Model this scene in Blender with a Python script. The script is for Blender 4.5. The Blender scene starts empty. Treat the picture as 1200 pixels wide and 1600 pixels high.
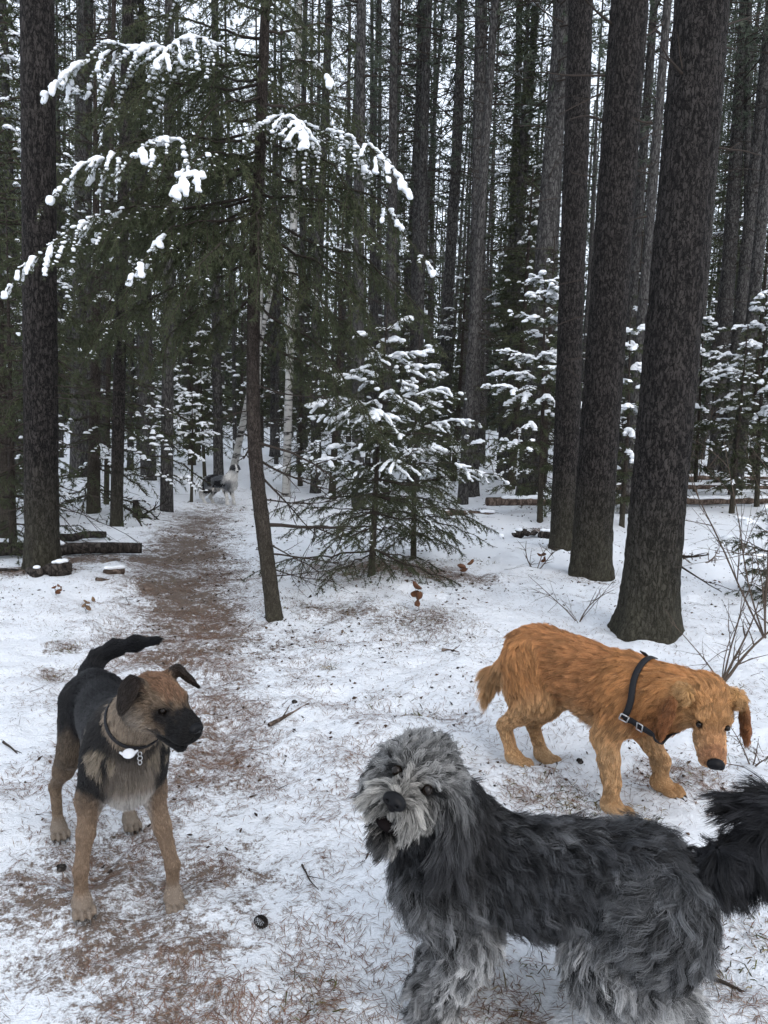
import bpy, math, random
import numpy as np
from mathutils import Matrix, Vector, kdtree

# ------------------------------------------------------------------ camera
SC = bpy.context.scene
COL = SC.collection
FPX, CAM_H = 1190.0, 1.5                      # focal length in pixels of a 1200 x 1600 frame, eye height in metres
PITCH, ROLL = math.radians(7.2), math.radians(1.7)
FW = np.array([0, math.cos(PITCH), -math.sin(PITCH)])
_U = np.array([0, math.sin(PITCH), math.cos(PITCH)])
_R = np.array([1.0, 0, 0])
RT = math.cos(ROLL) * _R + math.sin(ROLL) * _U
UP = -math.sin(ROLL) * _R + math.cos(ROLL) * _U
CAM = np.array([0, 0, CAM_H])
cd = bpy.data.cameras.new('camera')
cd.sensor_fit = 'VERTICAL'
cd.sensor_height = 36.0
cd.lens = 36.0 * FPX / 1600.0
cd.clip_start = 0.05
cd.clip_end = 600
cam = bpy.data.objects.new('camera', cd)
COL.objects.link(cam)
cam.matrix_world = Matrix(((RT[0], UP[0], -FW[0], 0), (RT[1], UP[1], -FW[1], 0), (RT[2], UP[2], -FW[2], CAM_H), (0, 0, 0, 1)))
SC.camera = cam

# ------------------------------------------------------------------ sky, sun, exposure
SUN_EL, SUN_AZ = math.radians(38), math.radians(150)      # azimuth from +Y clockwise: behind the camera's right shoulder
world = bpy.data.worlds.new('World')
SC.world = world
world.use_nodes = True
wn = world.node_tree
for n in list(wn.nodes):
    wn.nodes.remove(n)
w_out = wn.nodes.new('ShaderNodeOutputWorld')
w_bg = wn.nodes.new('ShaderNodeBackground')
w_sky = wn.nodes.new('ShaderNodeTexSky')
w_sky.sky_type = 'NISHITA'
w_sky.sun_disc = False
w_sky.sun_elevation = SUN_EL
w_sky.sun_rotation = SUN_AZ
w_sky.dust_density = 4.0
w_mix = wn.nodes.new('ShaderNodeMixRGB')
w_mix.inputs[0].default_value = 0.82                       # a closed, pale cloud layer over the clear sky
w_mix.inputs[2].default_value = (9.05, 9.9, 11.2, 1)
wn.links.new(w_sky.outputs[0], w_mix.inputs[1])
wn.links.new(w_mix.outputs[0], w_bg.inputs[0])
w_bg.inputs[1].default_value = 0.11
wn.links.new(w_bg.outputs[0], w_out.inputs[0])
sd = bpy.data.lights.new('sun', 'SUN')
sd.energy = 0.7
sd.angle = math.radians(40)
sd.color = (1.0, 0.95, 0.9)
sun = bpy.data.objects.new('sun', sd)
COL.objects.link(sun)
_sv = Vector((math.sin(SUN_AZ) * math.cos(SUN_EL), math.cos(SUN_AZ) * math.cos(SUN_EL), math.sin(SUN_EL)))
sun.rotation_euler = (-_sv).to_track_quat('-Z', 'Y').to_euler()
sun.location = (0, 0, 30)
SC.view_settings.view_transform = 'Standard'
SC.view_settings.look = 'None'
SC.view_settings.exposure = 0.55
SC.view_settings.gamma = 1.0
SC.view_settings.use_curve_mapping = False
SC.render.engine = 'CYCLES'
cy = SC.cycles
cy.use_denoising = True
try:
    cy.denoiser = 'OPENIMAGEDENOISE'
    cy.denoising_input_passes = 'RGB_ALBEDO_NORMAL'
except Exception:
    pass
cy.max_bounces = 5
cy.diffuse_bounces = 3
cy.glossy_bounces = 2
cy.transmission_bounces = 2
cy.use_adaptive_sampling = True
cy.adaptive_threshold = 0.045
cy.adaptive_min_samples = 16
cy.caustics_reflective = False
cy.caustics_refractive = False
try:
    SC.cycles_curves.shape = 'RIBBONS'
    SC.cycles_curves.subdivisions = 1
except Exception:
    pass
RNG = np.random.default_rng(11)


# ------------------------------------------------------------------ small maths
def A3(*v):
    return np.array(v, dtype=float)


def unit(v):
    v = np.asarray(v, float)
    return v / np.maximum(np.linalg.norm(v, axis=-1, keepdims=True), 1e-9)


def sstep(a, b, x):
    t = np.clip((np.asarray(x, float) - a) / (b - a), 0, 1)
    return t * t * (3 - 2 * t)


def _hash(ix, iy, iz, seed):
    h = (ix.astype(np.int64) * 374761393 + iy.astype(np.int64) * 668265263 + iz.astype(np.int64) * 2147483647 + seed * 974711) & 0xFFFFFFFF
    h = ((h ^ (h >> 13)) * 1274126177) & 0xFFFFFFFF
    h = ((h ^ (h >> 16)) * 2246822519) & 0xFFFFFFFF
    return ((h ^ (h >> 15)) & 0xFFFFFF) / float(0xFFFFFF)


def noise3(p, seed=0):
    """value noise in 0..1 at points p (n,3)"""
    p = np.asarray(p, float)
    i = np.floor(p).astype(np.int64)
    f = p - i
    f = f * f * (3 - 2 * f)
    r = 0
    for dx in (0, 1):
        wx = f[:, 0] if dx else 1 - f[:, 0]
        for dy in (0, 1):
            wy = f[:, 1] if dy else 1 - f[:, 1]
            for dz in (0, 1):
                wz = f[:, 2] if dz else 1 - f[:, 2]
                r = r + wx * wy * wz * _hash(i[:, 0] + dx, i[:, 1] + dy, i[:, 2] + dz, seed)
    return r


def noise2(x, y, scale=1.0, seed=0, octaves=1):
    """value noise in -1..1"""
    x = np.asarray(x, float).ravel() * scale
    y = np.asarray(y, float).ravel() * scale
    r = np.zeros_like(x)
    amp, tot = 1.0, 0.0
    for o in range(octaves):
        ix, iy = np.floor(x).astype(np.int64), np.floor(y).astype(np.int64)
        fx, fy = x - ix, y - iy
        fx, fy = fx * fx * (3 - 2 * fx), fy * fy * (3 - 2 * fy)
        z = np.zeros_like(ix)
        s = seed + o * 17
        v = (_hash(ix, iy, z, s) * (1 - fx) + _hash(ix + 1, iy, z, s) * fx) * (1 - fy) + (_hash(ix, iy + 1, z, s) * (1 - fx) + _hash(ix + 1, iy + 1, z, s) * fx) * fy
        r += amp * (v * 2 - 1)
        tot += amp
        amp *= 0.5
        x, y = x * 2.03 + 7.1, y * 2.03 + 3.7
    return r / tot


# where a direction seen at a frame pixel (1200 x 1600) leads: used once, to survey where things stand
def ray(px, py):
    return FW + (px - 600) / FPX * RT + (800 - py) / FPX * UP


def at(px, py, Y):
    d = ray(px, py)
    return CAM + d * (Y / d[1])


def height(x, y):
    """the lie of the land, metres"""
    x, y = np.asarray(x, float), np.asarray(y, float)
    z = -0.26 * np.exp(-(((x + 2.8) / 3.2) ** 2 + ((y - 13.5) / 4.5) ** 2))
    z = z + 0.55 * sstep(11, 24, y) * sstep(0.5, 7, x)
    z = z + 0.5 * sstep(18, 45, y)
    z = z + 0.10 * np.exp(-(((x + 2.6) / 0.9) ** 2 + ((y - 6.2) / 0.9) ** 2))
    z = z + 0.09 * np.exp(-(((x - 0.2) / 1.1) ** 2 + ((y - 6.3) / 1.0) ** 2))
    z = z + 0.05 * np.exp(-(((x - 1.95) / 0.6) ** 2 + ((y - 5.4) / 0.6) ** 2))
    return z


_T = np.arange(1.2, 62, 0.012)


def ground_at(px, py):
    p = CAM + ray(px, py) * _T[:, None]
    return p[int(np.argmax(p[:, 2] <= height(p[:, 0], p[:, 1])))]


# ------------------------------------------------------------------ objects
def tag(o, label=None, cat=None, group=None, kind=None):
    if label:
        o['label'] = label
    if cat:
        o['category'] = cat
    if group:
        o['group'] = group
    if kind:
        o['kind'] = kind
    return o


def empty(name, loc=(0, 0, 0), rz=0.0):
    o = bpy.data.objects.new(name, None)
    o.empty_display_size = 0.2
    o.location = tuple(loc)
    o.rotation_euler = (0, 0, rz)
    COL.objects.link(o)
    return o


def obj(name, me, parent=None, mat=None, loc=None):
    o = bpy.data.objects.new(name, me)
    COL.objects.link(o)
    if parent is not None:
        o.parent = parent
    if mat is not None and not me.materials:
        me.materials.append(mat)
    if loc is not None:
        o.location = tuple(loc)
    return o


def mesh_np(name, verts, faces, cols=None, smooth=False):
    """verts (n,3), faces (m,3) or (m,4) or a list of such arrays"""
    if not isinstance(faces, list):
        faces = [faces]
    faces = [np.asarray(f, np.int32) for f in faces if len(f)]
    me = bpy.data.meshes.new(name)
    verts = np.asarray(verts, np.float32)
    me.vertices.add(len(verts))
    me.vertices.foreach_set('co', verts.ravel())
    idx = np.concatenate([f.ravel() for f in faces]).astype(np.int32)
    tot = np.concatenate([np.full(len(f), f.shape[1], np.int32) for f in faces])
    start = np.concatenate([[0], np.cumsum(tot)[:-1]]).astype(np.int32)
    me.loops.add(len(idx))
    me.loops.foreach_set('vertex_index', idx)
    me.polygons.add(len(tot))
    me.polygons.foreach_set('loop_start', start)
    me.polygons.foreach_set('loop_total', tot)
    if smooth:
        me.polygons.foreach_set('use_smooth', np.ones(len(tot), bool))
    me.update(calc_edges=True)
    if cols is not None:
        a = me.attributes.new('col', 'FLOAT_COLOR', 'POINT')
        c = np.ones((len(verts), 4), np.float32)
        c[:, :3] = cols
        a.data.foreach_set('color', c.ravel())
    return me


class Geo:
    """collects pieces of one mesh"""
    def __init__(s):
        s.v, s.t, s.q, s.c, s.n = [], [], [], [], 0

    def add(s, v, t=None, q=None, c=None):
        v = np.asarray(v, float).reshape(-1, 3)
        s.v.append(v)
        if t is not None and len(t):
            s.t.append(np.asarray(t, int).reshape(-1, 3) + s.n)
        if q is not None and len(q):
            s.q.append(np.asarray(q, int).reshape(-1, 4) + s.n)
        if c is not None:
            s.c.append(np.broadcast_to(np.asarray(c, float), (len(v), 3)))
        s.n += len(v)

    def build(s, name, smooth=False):
        fs = []
        if s.t:
            fs.append(np.concatenate(s.t))
        if s.q:
            fs.append(np.concatenate(s.q))
        return mesh_np(name, np.concatenate(s.v), fs, np.concatenate(s.c) if s.c else None, smooth)


def frame_of(d):
    d = unit(d)
    a = np.where(np.abs(d[..., 2:3]) < 0.95, A3(0, 0, 1), A3(1, 0, 0))
    u = unit(np.cross(a, d))
    return u, np.cross(d, u)


def tube(path, rad, sides=8, caps=True):
    """verts, tris, quads of a tube along path (k,3) with radius per point"""
    path = np.asarray(path, float)
    k = len(path)
    rad = np.broadcast_to(np.asarray(rad, float), (k,))
    tan = unit(np.gradient(path, axis=0))
    u, w = frame_of(tan)
    for i in range(1, k):                           # keep the frame from twisting
        ui = u[i - 1] - tan[i] * (u[i - 1] @ tan[i])
        u[i] = unit(ui)
        w[i] = np.cross(tan[i], u[i])
    a = np.arange(sides) * 2 * math.pi / sides
    v = path[:, None] + rad[:, None, None] * (np.cos(a)[None, :, None] * u[:, None] + np.sin(a)[None, :, None] * w[:, None])
    v = v.reshape(-1, 3)
    i = np.arange(k - 1)[:, None] * sides
    j = np.arange(sides)[None]
    j2 = (j + 1) % sides
    q = np.stack([i + j, i + j2, i + sides + j2, i + sides + j], -1).reshape(-1, 4)
    t = []
    if caps:
        v = np.vstack([v, path[:1], path[-1:]])
        n0 = k * sides
        jj = np.arange(sides)
        t = np.vstack([np.stack([jj * 0 + n0, (jj + 1) % sides, jj], -1), np.stack([jj * 0 + n0 + 1, (k - 1) * sides + jj, (k - 1) * sides + (jj + 1) % sides], -1)])
    return v, t, q


def prisms(a, b, ra, rb, sides=3):
    """many thin tapered sticks a->b at once: verts, quads"""
    a, b = np.asarray(a, float), np.asarray(b, float)
    n = len(a)
    u, w = frame_of(b - a)
    ra = np.broadcast_to(np.asarray(ra, float), (n,))
    rb = np.broadcast_to(np.asarray(rb, float), (n,))
    ang = np.arange(sides) * 2 * math.pi / sides
    ring = np.cos(ang)[None, :, None] * u[:, None] + np.sin(ang)[None, :, None] * w[:, None]
    v = np.concatenate([a[:, None] + ring * ra[:, None, None], b[:, None] + ring * rb[:, None, None]], 1).reshape(-1, 3)
    j = np.arange(sides)
    q = np.stack([j, (j + 1) % sides, sides + (j + 1) % sides, sides + j], -1)
    q = (q[None] + (np.arange(n) * 2 * sides)[:, None, None]).reshape(-1, 4)
    return v, q


# ------------------------------------------------------------------ node materials
class Mat:
    def __init__(s, name, rough=0.8, spec=0.3):
        s.m = bpy.data.materials.new(name)
        s.m.use_nodes = True
        s.t = s.m.node_tree
        s.b = s.t.nodes['Principled BSDF']
        s.b.inputs['Roughness'].default_value = rough
        s.b.inputs['Specular IOR Level'].default_value = spec

    def n(s, kind, **kw):
        nd = s.t.nodes.new('ShaderNode' + kind)
        for k, v in kw.items():
            if k.startswith('i_'):
                key = k[2:]
                nd.inputs[int(key) if key.isdigit() else key.replace('_', ' ')].default_value = v
            else:
                setattr(nd, k, v)
        return nd

    def l(s, a, b):
        s.t.links.new(a, b)

    def coord(s, which='Object', scale=(1, 1, 1)):
        c = s.n('TexCoord')
        mp = s.n('Mapping')
        mp.inputs['Scale'].default_value = scale
        s.l(c.outputs[which], mp.inputs[0])
        return mp.outputs[0]

    def noise(s, vec, scale, detail=4, rough=0.6):
        nd = s.n('TexNoise', i_Scale=scale, i_Detail=detail, i_Roughness=rough)
        s.l(vec, nd.inputs['Vector'])
        return nd.outputs[0]

    def ramp(s, fac, stops, interp='LINEAR'):
        r = s.n('ValToRGB')
        r.color_ramp.interpolation = interp
        e = r.color_ramp.elements
        while len(e) < len(stops):
            e.new(0.5)
        for i, (p, c) in enumerate(stops):
            e[i].position = p
            e[i].color = (*c, 1) if len(c) == 3 else c
        s.l(fac, r.inputs[0])
        return r.outputs[0]

    def math(s, op, a, b=None, clamp=False):
        nd = s.n('Math', operation=op, use_clamp=clamp)
        for i, v in enumerate((a, b)):
            if v is None:
                continue
            if isinstance(v, (int, float)):
                nd.inputs[i].default_value = v
            else:
                s.l(v, nd.inputs[i])
        return nd.outputs[0]

    def mix(s, fac, a, b, mode='MIX'):
        nd = s.n('MixRGB', blend_type=mode)
        for i, v in enumerate((fac, a, b)):
            if isinstance(v, (int, float)):
                nd.inputs[i].default_value = v
            elif isinstance(v, tuple):
                nd.inputs[i].default_value = (*v, 1)
            else:
                s.l(v, nd.inputs[i])
        return nd.outputs[0]

    def bump(s, h, strength=0.5, dist=0.01):
        nd = s.n('Bump', i_Strength=strength, i_Distance=dist)
        s.l(h, nd.inputs['Height'])
        s.l(nd.outputs[0], s.b.inputs['Normal'])

    def color(s, sock):
        if isinstance(sock, tuple):
            s.b.inputs['Base Color'].default_value = (*sock, 1)
        else:
            s.l(sock, s.b.inputs['Base Color'])
        return s


def attr_mat(name, rough=0.6, spec=0.25):
    m = Mat(name, rough, spec)
    a = m.n('Attribute', attribute_name='col')
    m.color(a.outputs['Color'])
    return m.m


def plain_mat(name, col, rough=0.6, spec=0.3, metal=0.0):
    m = Mat(name, rough, spec)
    nv = m.noise(m.coord(), 35, 3)
    m.color(m.mix(nv, tuple(c * 0.8 for c in col), tuple(min(1, c * 1.15) for c in col)))
    m.b.inputs['Metallic'].default_value = metal
    return m.m


# ------------------------------------------------------------------ one continuous skin from blended volumes
def sd_cone(p, a, b, ra, rb):
    ab = b - a
    t = np.clip(((p - a) @ ab) / max(ab @ ab, 1e-9), 0, 1)
    return np.linalg.norm(p - a - t[:, None] * ab, axis=1) - (ra + (rb - ra) * t)


def sd_ell(p, c, ax, r):
    q = (p - c) @ ax.T                                   # ax rows: the three axes
    k0 = np.linalg.norm(q / r, axis=1)
    k1 = np.linalg.norm(q / (r * r), axis=1)
    return np.where(k1 < 1e-6, -r.min(), k0 * (k0 - 1) / np.maximum(k1, 1e-6))


def surface_nets(vol, org, h):
    nx, ny, nz = vol.shape
    ins = vol < 0
    c = np.zeros((nx - 1, ny - 1, nz - 1), np.uint8)
    for dx in (0, 1):
        for dy in (0, 1):
            for dz in (0, 1):
                c += ins[dx:nx - 1 + dx, dy:ny - 1 + dy, dz:nz - 1 + dz]
    ci = np.argwhere((c > 0) & (c < 8))
    ids = -np.ones(c.shape, np.int64)
    ids[tuple(ci.T)] = np.arange(len(ci))
    acc = np.zeros((len(ci), 3))
    cnt = np.zeros(len(ci))
    corners = [A3(x, y, z).astype(int) for x in (0, 1) for y in (0, 1) for z in (0, 1)]
    for i in range(8):
        for j in range(i + 1, 8):
            if np.abs(corners[i] - corners[j]).sum() != 1:
                continue
            va = vol[tuple((ci + corners[i]).T)]
            vb = vol[tuple((ci + corners[j]).T)]
            m = (va < 0) != (vb < 0)
            t = np.where(m, va / np.where(m, va - vb, 1), 0)
            acc += np.where(m[:, None], corners[i] + t[:, None] * (corners[j] - corners[i]), 0)
            cnt += m
    verts = (ci + acc / cnt[:, None]) * h + org
    quads = []
    for axis in range(3):
        o = [(1, 2), (2, 0), (0, 1)][axis]
        sl_a = [slice(None)] * 3
        sl_b = [slice(None)] * 3
        sl_a[axis] = slice(0, -1)
        sl_b[axis] = slice(1, None)
        a, b = ins[tuple(sl_a)], ins[tuple(sl_b)]
        e = np.argwhere(a != b)
        ok = (e[:, o[0]] > 0) & (e[:, o[1]] > 0) & (e[:, o[0]] < vol.shape[o[0]] - 1) & (e[:, o[1]] < vol.shape[o[1]] - 1)
        e = e[ok]
        flip = ~a[tuple(e.T)]
        d0 = np.zeros(3, int)
        d0[o[0]] = 1
        d1 = np.zeros(3, int)
        d1[o[1]] = 1
        q = np.stack([ids[tuple((e - d0 - d1).T)], ids[tuple((e - d1).T)], ids[tuple(e.T)], ids[tuple((e - d0).T)]], -1)
        q[flip] = q[flip][:, ::-1]
        quads.append(q)
    return verts, np.concatenate(quads)


def skin(prims, h):
    lo = np.min([q['lo'] for q in prims if not q.get('cut')], 0) - 4 * h
    hi = np.max([q['hi'] for q in prims if not q.get('cut')], 0) + 4 * h
    n = np.ceil((hi - lo) / h).astype(int) + 1
    vol = np.full(n, 1.0, np.float32)
    for q in prims:
        k = q['k']
        i0 = np.maximum(np.floor((q['lo'] - k - 3 * h - lo) / h).astype(int), 0)
        i1 = np.minimum(np.ceil((q['hi'] + k + 3 * h - lo) / h).astype(int) + 1, n)
        if np.any(i1 <= i0):
            continue
        g = np.stack(np.meshgrid(*[np.arange(i0[d], i1[d]) * h + lo[d] for d in range(3)], indexing='ij'), -1)
        d = q['f'](g.reshape(-1, 3)).reshape(g.shape[:3]).astype(np.float32)
        s = tuple(slice(i0[j], i1[j]) for j in range(3))
        v = vol[s]
        if q.get('cut'):
            d = -d
            hh = np.maximum(k - np.abs(v - d), 0) / k
            vol[s] = np.maximum(v, d) + hh * hh * k * 0.25
        else:
            hh = np.maximum(k - np.abs(v - d), 0) / k
            vol[s] = np.minimum(v, d) - hh * hh * k * 0.25
    return surface_nets(vol, lo, h)

# ================================================================== ground
def trail_fields(x, y):
    """how far (0..1) needle litter covers the snow along the trodden trail, and the trail's hollow"""
    cx = np.interp(y, TR[:, 1], TR[:, 0])
    hw = np.interp(y, TR[:, 1], TR[:, 2])
    st = np.interp(y, TR[:, 1], TR[:, 3])
    d = np.abs(x - cx + 0.12 * noise2(x, y, 1.3, 3, 2)) / hw
    core = sstep(1.5, 0.1, d)
    return core * st * (1 + 0.22 * noise2(x, y, 2.1, 91, 3)), core


_tp = [(120, 1590, 0.6, 0.27), (190, 1400, 0.62, 0.33), (290, 1260, 0.64, 0.40), (320, 1150, 0.68, 0.46), (325, 1050, 0.80, 0.51), (305, 970, 0.82, 0.54), (296, 900, 0.80, 0.56), (300, 850, 0.78, 0.55), (312, 810, 0.74, 0.5), (335, 788, 0.8, 0.34), (360, 770, 0.8, 0.2)]
TR = np.array([[*ground_at(a, b)[:2], w, s_] for a, b, w, s_ in _tp])
TR = TR[np.argsort(TR[:, 1])]

BARE = []                                     # (x, y, radius, strength): litter under trees and in small bare spots
for (px, py, r, s_) in [(80, 890, 0.5, 0.45), (150, 875, 0.5, 0.5), (250, 870, 0.45, 0.6), (600, 890, 0.9, 0.5), (700, 900, 0.5, 0.42), (640, 975, 0.45, 0.36), (520, 950, 0.4, 0.42), (450, 990, 0.35, 0.4), (430, 1000, 0.3, 0.45),
                        (920, 905, 0.3, 0.3), (540, 880, 0.6, 0.4), (860, 830, 0.4, 0.5), (400, 1330, 0.16, 0.62), (385, 1300, 0.12, 0.5), (480, 1545, 0.1, 0.4), (220, 870, 0.5, 0.4), (330, 1180, 0.3, 0.3), (850, 1240, 0.16, 0.5), (690, 1120, 0.2, 0.35),
                        (1140, 1160, 0.15, 0.5), (1150, 1500, 0.18, 0.5), (1060, 1225, 0.2, 0.45), (95, 1010, 0.15, 0.5), (85, 1045, 0.12, 0.45), (30, 1250, 0.2, 0.3), (780, 1590, 0.12, 0.25), (120, 1180, 0.2, 0.35)]:
    g0 = ground_at(px, py)
    BARE.append((g0[0], g0[1], r, s_))


def micro(x, y):
    """lumps, footprints and crust of the thin snow"""
    sh = np.shape(x)
    x, y = np.ravel(x), np.ravel(y)
    near = np.exp(-np.maximum(y - 8, 0) / 9)
    z = 0.03 * noise2(x, y, 1.7, 40, 2) + 0.026 * noise2(x, y, 5.5, 41, 2) * (0.5 + 0.5 * near) + 0.012 * noise2(x, y, 16, 42, 2) * near
    z = z + 0.045 * sstep(0.0, 0.7, noise2(x, y, 2.7, 44, 2)) * sstep(4.5, 7, y) * sstep(24, 12, y)      # hummocks between the trees
    f = noise2(x, y, 4.2, 47, 1)
    z -= 0.026 * sstep(0.35, 0.75, f) * near            # old footprints
    _, core = trail_fields(x, y)
    z -= 0.035 * core
    return z.reshape(sh)


def gz(x, y):
    return float(height(x, y) + micro(np.array([x]), np.array([y]))[0])


def axis(a, b, c0, c1, fine, grow):
    """coordinates a..b: step `fine` between c0 and c1, growing outwards"""
    mid = list(np.arange(c0, c1 + fine / 2, fine))
    st, v = fine, c1
    while v < b:
        st *= grow
        v += st
        mid.append(v)
    st, v = fine, c0
    lo = []
    while v > a:
        st *= grow
        v -= st
        lo.append(v)
    return np.array(lo[::-1] + mid)


gx = axis(-140, 140, -1.9, 2.2, 0.027, 1.04)
gy = axis(-60, 220, 1.3, 4.6, 0.027, 1.026)
GX, GY = np.meshgrid(gx, gy, indexing='ij')
xf, yf = GX.ravel(), GY.ravel()
zf = height(xf, yf) + micro(xf, yf)
lit, core = trail_fields(xf, yf)
litter = lit.copy()
for bx, by, br, bs in BARE:
    dd = np.hypot(xf - bx, yf - by) / br
    m = dd < 2
    litter[m] = np.maximum(litter[m], bs * (0.45 if by < 4 else 1.0) * sstep(1.6, 0.3, dd[m]))
litter += 0.05 + (0.10 + 0.14 * noise2(xf, yf, 1.6, 63, 3)) * sstep(3.5, 6, yf) + 0.22 * sstep(0.1, 0.8, noise2(xf, yf, 0.9, 60, 2)) * sstep(40, 5, yf) + 0.12 * sstep(16, 34, yf)
nxg, nyg = len(gx), len(gy)
ii = (np.arange(nxg - 1)[:, None] * nyg + np.arange(nyg - 1)[None]).ravel()
gme = mesh_np('ground', np.stack([xf, yf, zf], 1), np.stack([ii, ii + nyg, ii + nyg + 1, ii + 1], 1), np.stack([litter, core, 0 * core], 1), True)


def ground_mat():
    m = Mat('snowy_forest_floor', 0.85, 0.25)
    a = m.n('Attribute', attribute_name='col')
    sep = m.n('SeparateColor')
    m.l(a.outputs['Color'], sep.inputs[0])
    dirt = sep.outputs[0]
    vec = m.coord('Object')
    n1 = m.noise(vec, 7.5, 5, 0.7)
    n2 = m.noise(vec, 38, 4, 0.7)
    n3 = m.noise(vec, 130, 3, 0.7)
    v = m.math('ADD', m.math('MULTIPLY', dirt, 1.35), m.math('MULTIPLY', n1, 1.2))
    v = m.math('ADD', v, m.math('MULTIPLY', n2, 1.3))
    v = m.math('ADD', v, m.math('MULTIPLY', n3, 0.8))
    fac = m.math('MULTIPLY', m.math('MULTIPLY', m.math('SUBTRACT', v, 2.22), 1.0), 3.2, True)
    soil = m.ramp(n2, [(0.25, (0.07, 0.054, 0.045)), (0.5, (0.155, 0.117, 0.093)), (0.62, (0.24, 0.185, 0.15)), (0.8, (0.42, 0.37, 0.325))])
    soil = m.mix(m.math('MULTIPLY', n3, 0.8), soil, (0.11, 0.078, 0.06))
    snow = m.mix(n1, (0.80, 0.83, 0.875), (0.87, 0.885, 0.91))
    speck = m.math('MULTIPLY', m.math('SUBTRACT', n3, 0.69), 9, True)
    snow = m.mix(m.math('MULTIPLY', speck, 0.35), snow, (0.3, 0.25, 0.2))
    m.color(m.mix(fac, snow, soil))
    bh = m.math('ADD', m.math('MULTIPLY', n2, 1.0), m.math('MULTIPLY', n3, 0.5))
    m.bump(bh, 0.9, 0.022)
    return m.m


ground = obj('ground', gme, None, ground_mat())
tag(ground, kind='structure')

# ------------------------------------------------------------------ fallen pine needles on the snow
def needle_litter():
    rng = np.random.default_rng(5)
    n = 560000
    y = 1.2 + 6.3 * rng.random(n) ** 1.25
    x = (rng.random(n) * 2 - 1) * (0.6 * y + 0.5)
    lt, co = trail_fields(x, y)
    pr = 0.075 + 0.38 * co + 0.75 * lt
    for bx, by, br, bs in BARE:
        pr = np.maximum(pr, 1.3 * bs * sstep(1.6, 0.4, np.hypot(x - bx, y - by) / br))
    cl = noise2(x, y, 3.1, 70, 3)
    pr = pr * sstep(-0.5, 0.5, cl) * 1.15 + 0.012
    pr = pr * (1.0 - 0.35 * sstep(4, 7, y))
    k = rng.random(n) < pr
    x, y = x[k], y[k]
    n = len(x)
    L = 0.022 + 0.036 * rng.random(n)
    a = rng.random(n) * 2 * math.pi
    w = 0.0005 + 0.0005 * rng.random(n) + 0.00012 * y
    bend = (rng.random(n) - 0.5) * 0.35
    dx, dy = np.cos(a), np.sin(a)
    P = []
    for t in (-0.5, 0.0, 0.5):
        b = bend * (0.25 - t * t) * 2
        qx, qy = x + (dx * t - dy * b) * L, y + (dy * t + dx * b) * L
        P.append(np.stack([qx, qy, height(qx, qy) + micro(qx, qy) + 0.003 + 0.003 * rng.random(n)], 1))
    sd_ = np.stack([-dy * w, dx * w, np.zeros(n)], 1)
    v = np.stack([P[0], P[1] + sd_, P[1] - sd_, P[2]], 1).reshape(-1, 3)
    b4 = np.arange(n)[:, None] * 4
    t = np.concatenate([b4 + [0, 2, 1], b4 + [1, 2, 3]])
    base = np.array([[0.19, 0.10, 0.068], [0.23, 0.14, 0.10], [0.12, 0.072, 0.054], [0.28, 0.205, 0.15]])[rng.integers(0, 4, n)]
    c = np.repeat(base * (0.6 + 0.6 * rng.random((n, 1))), 4, 0)
    o = obj('needle_litter', mesh_np('needle_litter', v, t, c), None, attr_mat('dry_needles', 0.8, 0.1))
    tag(o, 'reddish brown fallen pine needles strewn over the snow and trail', 'needle litter', kind='stuff')
    return n


needle_litter()

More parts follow.
